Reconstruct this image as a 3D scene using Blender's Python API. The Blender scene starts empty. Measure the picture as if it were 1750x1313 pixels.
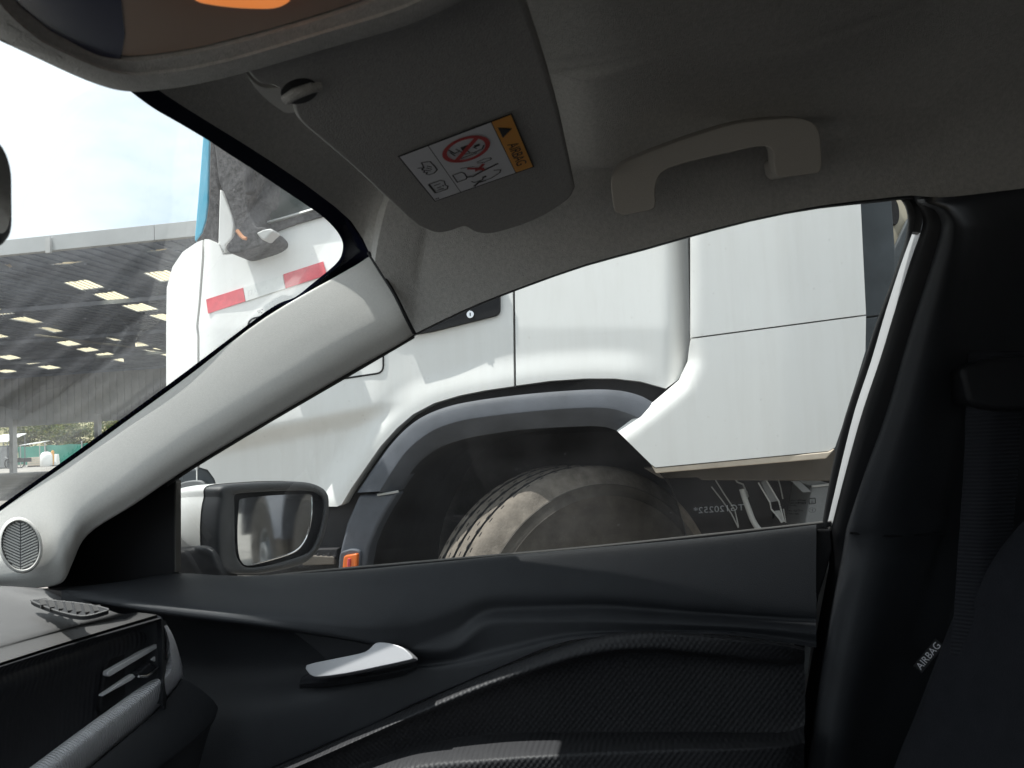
import bpy, bmesh, math, random
import numpy as np
from mathutils import Vector, Matrix
from mathutils.geometry import delaunay_2d_cdt, intersect_point_line

random.seed(7)
SC = bpy.context.scene
COL = SC.collection
V = Vector

# ------------------------------------------------------------------ camera
FOC = 1322.0                                  # focal length in pixels of a 1750 px wide frame
CAM = V((0.0, 0.0, 1.12))
YAW, PITCH, ROLL = math.radians(10.0), math.radians(3.5), math.radians(2.75)
FWD = V((math.cos(YAW) * math.cos(PITCH), math.sin(YAW) * math.cos(PITCH), math.sin(PITCH)))
R0 = V((math.sin(YAW), -math.cos(YAW), 0.0))
U0 = R0.cross(FWD)
RGT = R0 * math.cos(ROLL) - U0 * math.sin(ROLL)
UPV = U0 * math.cos(ROLL) + R0 * math.sin(ROLL)
cd = bpy.data.cameras.new('camera')
cam = bpy.data.objects.new('camera', cd)
COL.objects.link(cam)
cam.matrix_world = Matrix(((RGT.x, UPV.x, -FWD.x, CAM.x), (RGT.y, UPV.y, -FWD.y, CAM.y),
                           (RGT.z, UPV.z, -FWD.z, CAM.z), (0, 0, 0, 1)))
cd.sensor_width = 36.0
cd.lens = 36.0 * FOC / 1750.0
cd.clip_start = 0.02
cd.clip_end = 3000.0
cd.dof.use_dof = True
cd.dof.focus_distance = 2.0
cd.dof.aperture_fstop = 20.0
SC.camera = cam

# ------------------------------------------------------------------ sky, sun, exposure
SUN_EL, SUN_AZ = math.radians(69.0), math.radians(-15.0)      # azimuth from +Y towards +X
SDIR = V((math.sin(SUN_AZ) * math.cos(SUN_EL), math.cos(SUN_AZ) * math.cos(SUN_EL), math.sin(SUN_EL)))
w = bpy.data.worlds.new('World')
SC.world = w
w.use_nodes = True
nt = w.node_tree
sky = nt.nodes.new('ShaderNodeTexSky')
sky.sky_type = 'NISHITA'
sky.sun_disc = False
sky.sun_elevation = SUN_EL
sky.sun_rotation = SUN_AZ
sky.dust_density = 2.5
# bright broken cloud over the whole sky
wtc = nt.nodes.new('ShaderNodeTexCoord')
wmap = nt.nodes.new('ShaderNodeMapping')
wmap.inputs['Scale'].default_value = (1.0, 1.0, 2.2)
nt.links.new(wtc.outputs['Generated'], wmap.inputs[0])
wn = nt.nodes.new('ShaderNodeTexNoise')
wn.inputs['Scale'].default_value = 1.7
wn.inputs['Detail'].default_value = 8
wn.inputs['Roughness'].default_value = 0.55
nt.links.new(wmap.outputs[0], wn.inputs[0])
wr = nt.nodes.new('ShaderNodeMapRange')
wr.inputs['From Min'].default_value = 0.20
wr.inputs['From Max'].default_value = 0.46
wr.interpolation_type = 'SMOOTHSTEP'
nt.links.new(wn.outputs[0], wr.inputs[0])
wm_ = nt.nodes.new('ShaderNodeMix')
wm_.data_type = 'RGBA'
nt.links.new(wr.outputs[0], wm_.inputs['Factor'])
nt.links.new(sky.outputs[0], wm_.inputs['A'])
wm_.inputs['B'].default_value = (5.1, 5.5, 5.9, 1)
nt.links.new(wm_.outputs['Result'], nt.nodes['Background'].inputs[0])
nt.nodes['Background'].inputs[1].default_value = 0.13
sl = bpy.data.lights.new('sun', 'SUN')
sl.energy = 4.0
sl.angle = math.radians(0.53)
sl.color = (1.0, 0.965, 0.925)
sun = bpy.data.objects.new('sun', sl)
COL.objects.link(sun)
sun.rotation_euler = SDIR.to_track_quat('Z', 'Y').to_euler()
vs = SC.view_settings
vs.view_transform = 'Standard'
vs.look = 'None'
vs.gamma = 1.0
vs.exposure = 1.0
vs.use_curve_mapping = False
cy = SC.cycles
cy.use_denoising = True
cy.max_bounces = 10
cy.diffuse_bounces = 6
cy.glossy_bounces = 5
cy.transparent_max_bounces = 16
cy.caustics_reflective = False
cy.caustics_refractive = False
cy.sample_clamp_indirect = 6.0

# ------------------------------------------------------------------ measuring helpers: a sight line met with a real plane
def ray(u, v):
    return FWD + RGT * ((u - 875.0) / FOC) + UPV * ((656.5 - v) / FOC)

def PP(u, v, p0, n):
    d = ray(u, v)
    t = (V(p0) - CAM).dot(V(n)) / d.dot(V(n))
    return CAM + d * t

def PX(u, v, x): return PP(u, v, (x, 0, 0), (1, 0, 0))
def PY(u, v, y): return PP(u, v, (0, y, 0), (0, 1, 0))
def PZ(u, v, z): return PP(u, v, (0, 0, CAM.z + z), (0, 0, 1))

def uv_of(p):
    d = p - CAM
    k = d.dot(FWD)
    return 875.0 + FOC * d.dot(RGT) / k, 656.5 - FOC * d.dot(UPV) / k

def sstep(a, b, x):
    t = min(1.0, max(0.0, (x - a) / (b - a)))
    return t * t * (3 - 2 * t)

# ------------------------------------------------------------------ materials
def nodes(name):
    m = bpy.data.materials.new(name)
    m.use_nodes = True
    return m, m.node_tree, m.node_tree.nodes['Principled BSDF']

def pr(name, col, rough=0.5, metal=0.0, spec=0.5, coat=0.0, var=0.0, vscale=6.0, bump=0.0, bscale=200.0,
       bstretch=(1, 1, 1), rvar=0.0, sheen=0.0):
    m, t, b = nodes(name)
    b.inputs['Base Color'].default_value = (*col, 1)
    b.inputs['Roughness'].default_value = rough
    b.inputs['Metallic'].default_value = metal
    b.inputs['Specular IOR Level'].default_value = spec
    b.inputs['Coat Weight'].default_value = coat
    b.inputs['Coat Roughness'].default_value = 0.06
    b.inputs['Sheen Weight'].default_value = sheen
    tc = t.nodes.new('ShaderNodeTexCoord')
    if var > 0 or rvar > 0:
        n = t.nodes.new('ShaderNodeTexNoise')
        n.inputs['Scale'].default_value = vscale
        n.inputs['Detail'].default_value = 7
        n.inputs['Roughness'].default_value = 0.62
        t.links.new(tc.outputs['Object'], n.inputs['Vector'])
        if var > 0:
            r = t.nodes.new('ShaderNodeMapRange')
            r.inputs['From Min'].default_value = 0.3
            r.inputs['From Max'].default_value = 0.7
            r.inputs['To Min'].default_value = 1 - var
            r.inputs['To Max'].default_value = 1 + var
            t.links.new(n.outputs[0], r.inputs[0])
            h = t.nodes.new('ShaderNodeVectorMath')
            h.operation = 'SCALE'
            h.inputs[0].default_value = col
            t.links.new(r.outputs[0], h.inputs['Scale'])
            t.links.new(h.outputs[0], b.inputs['Base Color'])
        if rvar > 0:
            r2 = t.nodes.new('ShaderNodeMapRange')
            r2.inputs['From Min'].default_value = 0.3
            r2.inputs['From Max'].default_value = 0.7
            r2.inputs['To Min'].default_value = max(0.02, rough - rvar)
            r2.inputs['To Max'].default_value = min(1, rough + rvar)
            t.links.new(n.outputs[0], r2.inputs[0])
            t.links.new(r2.outputs[0], b.inputs['Roughness'])
    if bump > 0:
        mp = t.nodes.new('ShaderNodeMapping')
        mp.inputs['Scale'].default_value = bstretch
        t.links.new(tc.outputs['Object'], mp.inputs['Vector'])
        n2 = t.nodes.new('ShaderNodeTexNoise')
        n2.inputs['Scale'].default_value = bscale
        n2.inputs['Detail'].default_value = 3
        t.links.new(mp.outputs[0], n2.inputs['Vector'])
        bp = t.nodes.new('ShaderNodeBump')
        bp.inputs['Strength'].default_value = bump
        bp.inputs['Distance'].default_value = 0.002
        t.links.new(n2.outputs[0], bp.inputs['Height'])
        t.links.new(bp.outputs[0], b.inputs['Normal'])
    return m

def glass(name, tint, refl=0.05, dust=0.0):
    m, t, b = nodes(name)
    t.nodes.remove(b)
    out = t.nodes['Material Output']
    tr = t.nodes.new('ShaderNodeBsdfTransparent')
    tr.inputs[0].default_value = (*tint, 1)
    gl = t.nodes.new('ShaderNodeBsdfGlossy')
    gl.inputs['Roughness'].default_value = 0.0
    fr = t.nodes.new('ShaderNodeFresnel')
    fr.inputs['IOR'].default_value = 1.45
    mul = t.nodes.new('ShaderNodeMath')
    mul.operation = 'MULTIPLY'
    mul.inputs[1].default_value = refl / 0.034
    mul.use_clamp = True
    t.links.new(fr.outputs[0], mul.inputs[0])
    mx = t.nodes.new('ShaderNodeMixShader')
    t.links.new(mul.outputs[0], mx.inputs[0])
    t.links.new(tr.outputs[0], mx.inputs[1])
    t.links.new(gl.outputs[0], mx.inputs[2])
    last = mx
    if dust > 0:
        df = t.nodes.new('ShaderNodeBsdfTranslucent')
        df.inputs[0].default_value = (0.68, 0.70, 0.73, 1)
        d2 = t.nodes.new('ShaderNodeBsdfDiffuse')
        d2.inputs[0].default_value = (0.68, 0.70, 0.73, 1)
        ad = t.nodes.new('ShaderNodeMixShader')
        t.links.new(df.outputs[0], ad.inputs[1])
        t.links.new(d2.outputs[0], ad.inputs[2])
        tc = t.nodes.new('ShaderNodeTexCoord')
        n = t.nodes.new('ShaderNodeTexNoise')
        n.inputs['Scale'].default_value = 9
        n.inputs['Detail'].default_value = 8
        t.links.new(tc.outputs['Object'], n.inputs['Vector'])
        vo = t.nodes.new('ShaderNodeTexVoronoi')
        vo.inputs['Scale'].default_value = 55
        t.links.new(tc.outputs['Object'], vo.inputs['Vector'])
        lt = t.nodes.new('ShaderNodeMapRange')
        lt.inputs['From Min'].default_value = 0.075
        lt.inputs['From Max'].default_value = 0.05
        lt.inputs['To Min'].default_value = 0.0
        lt.inputs['To Max'].default_value = 0.13
        t.links.new(vo.outputs['Distance'], lt.inputs[0])
        mr = t.nodes.new('ShaderNodeMapRange')
        mr.inputs['From Min'].default_value = 0.35
        mr.inputs['From Max'].default_value = 0.75
        mr.inputs['To Min'].default_value = dust * 0.3
        mr.inputs['To Max'].default_value = dust * 2.0
        t.links.new(n.outputs[0], mr.inputs[0])
        gate = t.nodes.new('ShaderNodeMath')
        gate.operation = 'MULTIPLY'
        t.links.new(lt.outputs[0], gate.inputs[0])
        t.links.new(vo.outputs['Color'], gate.inputs[1])
        su = t.nodes.new('ShaderNodeMath')
        su.operation = 'ADD'
        t.links.new(mr.outputs[0], su.inputs[0])
        t.links.new(gate.outputs[0], su.inputs[1])
        m2 = t.nodes.new('ShaderNodeMixShader')
        t.links.new(su.outputs[0], m2.inputs[0])
        t.links.new(mx.outputs[0], m2.inputs[1])
        t.links.new(ad.outputs[0], m2.inputs[2])
        last = m2
    t.links.new(last.outputs[0], out.inputs[0])
    return m

def wave_bump(m, axis_vec_scale, strength, dist=0.002, second=None, prod=True):
    """adds a fine periodic relief: sin(k.p) (times a second wave) as bump"""
    t = m.node_tree
    b = t.nodes['Principled BSDF']
    tc = t.nodes.new('ShaderNodeTexCoord')
    def wv(k):
        d = t.nodes.new('ShaderNodeVectorMath')
        d.operation = 'DOT_PRODUCT'
        d.inputs[1].default_value = k
        t.links.new(tc.outputs['Object'], d.inputs[0])
        s = t.nodes.new('ShaderNodeMath')
        s.operation = 'SINE'
        t.links.new(d.outputs['Value'], s.inputs[0])
        return s
    s = wv(axis_vec_scale)
    if second:
        s2 = wv(second)
        mm = t.nodes.new('ShaderNodeMath')
        mm.operation = 'MULTIPLY' if prod else 'ADD'
        t.links.new(s.outputs[0], mm.inputs[0])
        t.links.new(s2.outputs[0], mm.inputs[1])
        s = mm
    bp = t.nodes.new('ShaderNodeBump')
    bp.inputs['Strength'].default_value = strength
    bp.inputs['Distance'].default_value = dist
    t.links.new(s.outputs[0], bp.inputs['Height'])
    t.links.new(bp.outputs[0], b.inputs['Normal'])
    return m

M = {}
M['headliner'] = pr('headliner_fabric', (0.46, 0.448, 0.432), 0.95, spec=0.1, var=0.13, vscale=260, bump=0.6, bscale=900, sheen=0.1)
M['pillar'] = pr('pale_grey_plastic', (0.58, 0.57, 0.545), 0.5, spec=0.35, var=0.05, vscale=420, bump=0.2, bscale=1100)
M['console'] = pr('glow_brown_plastic', (0.40, 0.27, 0.20), 0.22, spec=0.6, rvar=0.08, vscale=4)  # brown of the lamp glow put into the plastic colour
M['lid'] = pr('navy_reflection', (0.045, 0.05, 0.10), 0.2, spec=0.6)  # navy of a reflection, given as a base colour
M['black'] = pr('black_soft_plastic', (0.030, 0.032, 0.037), 0.55, spec=0.4, var=0.08, vscale=30, bump=0.25, bscale=1100)
M['dashtop'] = pr('charcoal_dash_plastic', (0.06, 0.058, 0.058), 0.55, spec=0.5, var=0.06, vscale=20, bump=0.3, bscale=1000)
M['rubber'] = pr('black_rubber', (0.012, 0.012, 0.014), 0.6, spec=0.3)
M['frit'] = pr('black_frit_band', (0.004, 0.005, 0.014), 0.9, spec=0.05)
M['insert'] = wave_bump(pr('dotted_black_insert', (0.027, 0.027, 0.030), 0.6, spec=0.4), (0, 930, 760), 0.25, 0.0008, (0, 930, -760), False)
M['silver'] = pr('satin_silver', (0.85, 0.85, 0.87), 0.35, metal=0.1, spec=0.6)
M['lever'] = pr('silver_lever_paint', (0.42, 0.42, 0.44), 0.33, metal=0.2, spec=0.7)
M['grabgrey'] = pr('grab_handle_plastic', (0.40, 0.375, 0.345), 0.6, spec=0.3, bump=0.15, bscale=900)
M['visor'] = pr('visor_vinyl', (0.37, 0.36, 0.35), 0.85, spec=0.2, var=0.10, vscale=320, bump=0.35, bscale=800)
M['chrome'] = pr('chrome', (0.75, 0.75, 0.76), 0.12, metal=1.0)
M['ribbed'] = wave_bump(pr('ribbed_grey_trim', (0.80, 0.80, 0.84), 0.4, metal=0.1, spec=0.5), (2100, 0, 900), 0.7, 0.0008)
M['fascia'] = wave_bump(pr('grooved_black_fascia', (0.026, 0.027, 0.032), 0.5, spec=0.4), (1100, 0, 0), 0.25, 0.001)
M['seat'] = pr('charcoal_seat_cloth', (0.022, 0.023, 0.028), 0.95, spec=0.15, var=0.12, vscale=40, bump=0.6, bscale=700, sheen=0.02)
M['belt'] = wave_bump(pr('black_webbing', (0.022, 0.023, 0.028), 0.8, spec=0.2), (0, 0, 1600), 0.5, 0.001)
M['paint'] = pr('white_paint', (0.84, 0.84, 0.82), 0.3, spec=0.5, coat=0.8)
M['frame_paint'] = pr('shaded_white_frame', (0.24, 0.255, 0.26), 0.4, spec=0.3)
M['strip'] = pr('window_channel_grey', (0.085, 0.08, 0.075), 0.5, spec=0.4)
M['mirror'] = pr('mirror_silvering', (0.74, 0.76, 0.77), 0.03, metal=1.0, rvar=0.02, vscale=30)
M['mirrorblue'] = pr('dark_navy_plastic', (0.004, 0.006, 0.020), 0.5, spec=0.15)
M['housing'] = pr('mirror_black_plastic', (0.032, 0.034, 0.038), 0.42, spec=0.5, var=0.15, vscale=25, bump=0.3, bscale=900)
M['windscreen'] = glass('windscreen_glass', (0.91, 0.95, 0.94), 0.006, 0.042)
M['rear_glass'] = glass('dark_rear_glass', (0.22, 0.23, 0.23), 0.02)
M['side_glass'] = glass('tinted_side_glass', (0.70, 0.73, 0.72), 0.025, 0.017)
M['ink'] = pr('black_ink', (0.01, 0.01, 0.012), 0.6)
M['etch'] = pr('etched_grey', (0.7, 0.7, 0.7), 0.8)
M['sticker'] = pr('white_sticker', (0.72, 0.72, 0.76), 0.45)
M['amber'] = pr('amber_sticker', (0.78, 0.33, 0.03), 0.45)
M['red'] = pr('red_ink', (0.50, 0.03, 0.03), 0.5)
M['tag'] = pr('black_tag', (0.012, 0.012, 0.014), 0.7)
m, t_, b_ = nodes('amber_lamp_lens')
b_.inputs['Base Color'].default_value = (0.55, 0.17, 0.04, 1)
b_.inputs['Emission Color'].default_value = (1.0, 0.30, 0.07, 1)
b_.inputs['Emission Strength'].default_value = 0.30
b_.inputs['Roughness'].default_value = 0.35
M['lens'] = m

# truck paint with rain streaks and specks of road dirt
def dirty_white(name, col, amount):
    m, t, b = nodes(name)
    b.inputs['Roughness'].default_value = 0.42
    b.inputs['Coat Weight'].default_value = 0.12
    b.inputs['Coat Roughness'].default_value = 0.1
    tc = t.nodes.new('ShaderNodeTexCoord')
    mp = t.nodes.new('ShaderNodeMapping')
    mp.inputs['Scale'].default_value = (18, 18, 1.2)
    t.links.new(tc.outputs['Object'], mp.inputs[0])
    n = t.nodes.new('ShaderNodeTexNoise')
    n.inputs['Scale'].default_value = 1.6
    n.inputs['Detail'].default_value = 9
    n.inputs['Roughness'].default_value = 0.7
    t.links.new(mp.outputs[0], n.inputs[0])
    n3 = t.nodes.new('ShaderNodeTexNoise')
    n3.inputs['Scale'].default_value = 2.2
    n3.inputs['Detail'].default_value = 6
    t.links.new(tc.outputs['Object'], n3.inputs[0])
    vo = t.nodes.new('ShaderNodeTexVoronoi')
    vo.inputs['Scale'].default_value = 26
    t.links.new(tc.outputs['Object'], vo.inputs[0])
    sp = t.nodes.new('ShaderNodeMapRange')
    sp.inputs['From Min'].default_value = 0.10
    sp.inputs['From Max'].default_value = 0.05
    t.links.new(vo.outputs['Distance'], sp.inputs[0])
    spm = t.nodes.new('ShaderNodeMath')
    spm.operation = 'MULTIPLY'
    t.links.new(sp.outputs[0], spm.inputs[0])
    t.links.new(vo.outputs['Color'], spm.inputs[1])
    mr = t.nodes.new('ShaderNodeMapRange')
    mr.inputs['From Min'].default_value = 0.45
    mr.inputs['From Max'].default_value = 0.8
    mr.inputs['To Max'].default_value = amount
    t.links.new(n.outputs[0], mr.inputs[0])
    mr3 = t.nodes.new('ShaderNodeMapRange')
    mr3.inputs['From Min'].default_value = 0.4
    mr3.inputs['From Max'].default_value = 0.75
    mr3.inputs['To Max'].default_value = amount * 0.7
    t.links.new(n3.outputs[0], mr3.inputs[0])
    a1 = t.nodes.new('ShaderNodeMath'); a1.operation = 'ADD'
    t.links.new(mr.outputs[0], a1.inputs[0]); t.links.new(mr3.outputs[0], a1.inputs[1])
    a2 = t.nodes.new('ShaderNodeMath'); a2.operation = 'MULTIPLY_ADD'; a2.inputs[1].default_value = 0.22
    t.links.new(spm.outputs[0], a2.inputs[0]); t.links.new(a1.outputs[0], a2.inputs[2])
    mx = t.nodes.new('ShaderNodeMix'); mx.data_type = 'RGBA'
    mx.inputs['A'].default_value = (*col, 1)
    mx.inputs['B'].default_value = (0.34, 0.29, 0.23, 1)
    t.links.new(a2.outputs[0], mx.inputs['Factor'])
    t.links.new(mx.outputs['Result'], b.inputs['Base Color'])
    return m
M['truck'] = dirty_white('truck_white_paint', (0.76, 0.76, 0.745), 0.12)
M['dusty'] = pr('dusty_white', (0.55, 0.47, 0.38), 0.8, var=0.15, vscale=8)
M['flare'] = pr('grey_arch_plastic', (0.085, 0.092, 0.108), 0.6, spec=0.4, var=0.2, vscale=10, bump=0.3, bscale=300)
M['under'] = pr('dark_chassis', (0.022, 0.021, 0.023), 0.8, var=0.4, vscale=9)
M['underdust'] = pr('dusty_chassis', (0.11, 0.095, 0.08), 0.85, var=0.25, vscale=6)
M['seam'] = pr('dark_seam', (0.010, 0.010, 0.012), 0.8)
M['tyre'] = pr('dusty_tyre_rubber', (0.078, 0.070, 0.062), 0.85, spec=0.25, var=0.3, vscale=14, bump=0.5, bscale=120)
M['tread'] = pr('dusty_tread_rubber', (0.160, 0.140, 0.120), 0.9, spec=0.15, var=0.3, vscale=22, bump=0.8, bscale=160)
M['pipe'] = pr('pale_pipe', (0.42, 0.42, 0.41), 0.5, var=0.1, vscale=12)
M['grey'] = pr('mid_grey_metal', (0.20, 0.205, 0.21), 0.5, spec=0.4, var=0.15, vscale=10)
M['gaiter'] = pr('dark_grey_panel', (0.07, 0.08, 0.088), 0.7, var=0.2, vscale=12)
M['beige'] = pr('beige_tank', (0.62, 0.55, 0.42), 0.6, var=0.08)
M['orange'] = pr('orange_lens', (0.75, 0.16, 0.02), 0.2, coat=0.6)
M['redstrip'] = pr('red_reflector', (0.60, 0.09, 0.11), 0.4, var=0.12, vscale=60)
M['whitestrip'] = pr('white_reflector', (0.70, 0.71, 0.69), 0.35, var=0.06, vscale=60)
M['blueglass'] = pr('sky_blue_glazing', (0.09, 0.42, 0.60), 0.12, spec=0.6)
M['mirrorarm'] = pr('grey_mirror_arm', (0.055, 0.053, 0.055), 0.7, spec=0.3, var=0.95, vscale=75, bump=1.0, bscale=90)
M['truckglass'] = pr('cab_window_glass', (0.03, 0.045, 0.042), 0.08, spec=0.35)

# ------------------------------------------------------------------ building helpers
def link(name, me, mat, parent=None, label=None):
    o = bpy.data.objects.new(name, me)
    COL.objects.link(o)
    if mat is not None:
        for mm in (mat if isinstance(mat, (list, tuple)) else [mat]):
            me.materials.append(mm)
    if parent is not None:
        o.parent = parent
        o.matrix_parent_inverse = Matrix.Translation(-V(parent.get('at', (0, 0, 0))))
    if label:
        o['label'] = label
    return o

def tag(o, label, cat, group=None, kind=None):
    if label: o['label'] = label
    if cat: o['category'] = cat
    if group: o['group'] = group
    if kind: o['kind'] = kind
    return o

def root(name, at, label, cat, group=None):
    o = bpy.data.objects.new(name, None)
    COL.objects.link(o)
    o.location = at
    o['at'] = tuple(at)
    o.empty_display_size = 0.1
    return tag(o, label, cat, group)

def finish(bm, name, mat, parent, smooth=40, bevel=0.0, segs=3, label=None):
    bmesh.ops.recalc_face_normals(bm, faces=bm.faces)
    me = bpy.data.meshes.new(name)
    bm.to_mesh(me)
    bm.free()
    if smooth:
        me.polygons.foreach_set('use_smooth', [True] * len(me.polygons))
        me.set_sharp_from_angle(angle=math.radians(smooth))
    o = link(name, me, mat, parent, label)
    if bevel > 0:
        md = o.modifiers.new('bevel', 'BEVEL')
        md.width = bevel
        md.segments = segs
        md.limit_method = 'ANGLE'
        md.angle_limit = math.radians(38)
        md.harden_normals = False
        if smooth:
            me.set_sharp_from_angle(angle=math.radians(180))
            md.harden_normals = True
    return o

def pchip(P, n):
    """P (k, ...) resampled to (k-1)*n+1 rows along axis 0 with a shape-preserving cubic"""
    P = np.asarray(P, float)
    k = P.shape[0]
    if k == 2:
        t = np.linspace(0, 1, n + 1).reshape((-1,) + (1,) * (P.ndim - 1))
        return P[0] * (1 - t) + P[1] * t
    d = np.diff(P, axis=0)
    m = np.zeros_like(P)
    a, b = d[:-1], d[1:]
    same = (a * b) > 0
    with np.errstate(divide='ignore', invalid='ignore'):
        hm = np.where(same, 2 * a * b / (a + b), 0.0)
    avg = 0.5 * (a + b)
    m[1:-1] = np.where(same, np.sign(avg) * np.minimum(np.abs(avg), 3 * np.minimum(np.abs(a), np.abs(b))), 0.0)
    m[0], m[-1] = d[0], d[-1]
    out = []
    for i in range(k - 1):
        for j in range(n):
            t = j / n
            h00 = 2 * t**3 - 3 * t**2 + 1; h10 = t**3 - 2 * t**2 + t
            h01 = -2 * t**3 + 3 * t**2; h11 = t**3 - t**2
            out.append(h00 * P[i] + h10 * m[i] + h01 * P[i + 1] + h11 * m[i + 1])
    out.append(P[-1])
    return np.array(out)

def loft_grid(rows, nu=6, nv=6):
    A = np.array([[tuple(p) for p in r] for r in rows], float)
    A = pchip(A, nv)
    A = np.swapaxes(pchip(np.swapaxes(A, 0, 1), nu), 0, 1)
    return A

def grid_obj(name, A, mat, parent, back=None, smooth=50, label=None):
    nr, nc = A.shape[:2]
    bm = bmesh.new()
    vv = [[bm.verts.new(A[i, j]) for j in range(nc)] for i in range(nr)]
    for i in range(nr - 1):
        for j in range(nc - 1):
            try: bm.faces.new((vv[i][j], vv[i][j + 1], vv[i + 1][j + 1], vv[i + 1][j]))
            except ValueError: pass
    if back is not None:
        bk = V(back)
        ww = [[bm.verts.new(V(A[i, j]) + bk) for j in range(nc)] for i in range(nr)]
        for i in range(nr - 1):
            for j in range(nc - 1):
                bm.faces.new((ww[i][j], ww[i + 1][j], ww[i + 1][j + 1], ww[i][j + 1]))
        for i in range(nr - 1):
            bm.faces.new((vv[i][0], vv[i + 1][0], ww[i + 1][0], ww[i][0]))
            bm.faces.new((vv[i][-1], ww[i][-1], ww[i + 1][-1], vv[i + 1][-1]))
        for j in range(nc - 1):
            bm.faces.new((vv[0][j], ww[0][j], ww[0][j + 1], vv[0][j + 1]))
            bm.faces.new((vv[-1][j], vv[-1][j + 1], ww[-1][j + 1], ww[-1][j]))
    return finish(bm, name, mat, parent, smooth, label=label)

def loft(name, rows, mat, parent, nu=6, nv=6, back=None, smooth=50, label=None):
    return grid_obj(name, loft_grid(rows, nu, nv), mat, parent, back, smooth, label)

def prism_bm(bm, pts, vec, mi=0):
    vec = V(vec)
    a = [bm.verts.new(V(p)) for p in pts]
    b = [bm.verts.new(V(p) + vec) for p in pts]
    fs = [bm.faces.new(a), bm.faces.new(b[::-1])]
    n = len(a)
    for i in range(n):
        fs.append(bm.faces.new((a[i], b[i], b[(i + 1) % n], a[(i + 1) % n])))
    for f in fs: f.material_index = mi
    return fs

def prism(name, pts, vec, mat, parent, bevel=0.0, segs=3, smooth=40, label=None):
    bm = bmesh.new()
    prism_bm(bm, pts, vec)
    return finish(bm, name, mat, parent, smooth, bevel, segs, label)

def box_bm(bm, lo, hi, mi=0):
    x0, y0, z0 = lo; x1, y1, z1 = hi
    prism_bm(bm, [(x0, y0, z0), (x1, y0, z0), (x1, y1, z0), (x0, y1, z0)], (0, 0, z1 - z0), mi)

def box(name, lo, hi, mat, parent, bevel=0.0, label=None):
    bm = bmesh.new()
    box_bm(bm, lo, hi)
    return finish(bm, name, mat, parent, 40, bevel, 2, label)

def tube_bm(bm, path, r, seg=10, closed=False):
    path = [V(p) for p in path]
    rs = r if isinstance(r, (list, tuple)) else [r] * len(path)
    rings = []
    ref = None
    for i, p in enumerate(path):
        if i == 0: tg = path[1] - p
        elif i == len(path) - 1: tg = p - path[i - 1]
        else: tg = path[i + 1] - path[i - 1]
        tg.normalize()
        if ref is None:
            ref = tg.orthogonal()
        ref = (ref - tg * ref.dot(tg)).normalized()
        bi = tg.cross(ref)
        rings.append([bm.verts.new(p + ref * math.cos(2 * math.pi * k / seg) * rs[i] + bi * math.sin(2 * math.pi * k / seg) * rs[i])
                      for k in range(seg)])
    for a, b in zip(rings, rings[1:]):
        for k in range(seg):
            bm.faces.new((a[k], a[(k + 1) % seg], b[(k + 1) % seg], b[k]))
    bm.faces.new(rings[0][::-1]); bm.faces.new(rings[-1])

def tube(name, path, r, mat, parent, seg=10, label=None, sub=0):
    if sub:
        path = [V(p) for p in pchip([tuple(p) for p in path], sub)]
    bm = bmesh.new()
    tube_bm(bm, path, r, seg)
    return finish(bm, name, mat, parent, 50, label=label)

def curve_px(pts, n=5, closed=False):
    """smooth a pixel polyline (Catmull-Rom)"""
    P = [np.array(p, float) for p in pts]
    out = []
    k = len(P)
    rng = range(k) if closed else range(k - 1)
    for i in rng:
        p0 = P[(i - 1) % k] if (closed or i > 0) else P[i]
        p1, p2 = P[i], P[(i + 1) % k]
        p3 = P[(i + 2) % k] if (closed or i + 2 < k) else p2
        for j in range(n):
            t = j / n
            out.append(tuple(0.5 * (2 * p1 + (p2 - p0) * t + (2 * p0 - 5 * p1 + 4 * p2 - p3) * t * t + (-p0 + 3 * p1 - 3 * p2 + p3) * t**3)))
    if not closed: out.append(tuple(P[-1]))
    return out

def round_poly(pts, r, n=4):
    """round the corners of a pixel polygon; r one radius or one per corner"""
    out = []
    k = len(pts)
    for i in range(k):
        p = np.array(pts[i], float); a = np.array(pts[i - 1], float); b = np.array(pts[(i + 1) % k], float)
        rr = r[i] if isinstance(r, (list, tuple)) else r
        da, db = a - p, b - p
        la, lb = np.linalg.norm(da), np.linalg.norm(db)
        rr = min(rr, la * 0.48, lb * 0.48)
        if rr <= 0.01:
            out.append(tuple(p)); continue
        s, e = p + da / la * rr, p + db / lb * rr
        for j in range(n + 1):
            t = j / n
            out.append(tuple((1 - t)**2 * s + 2 * t * (1 - t) * p + t * t * e))
    return out

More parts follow.
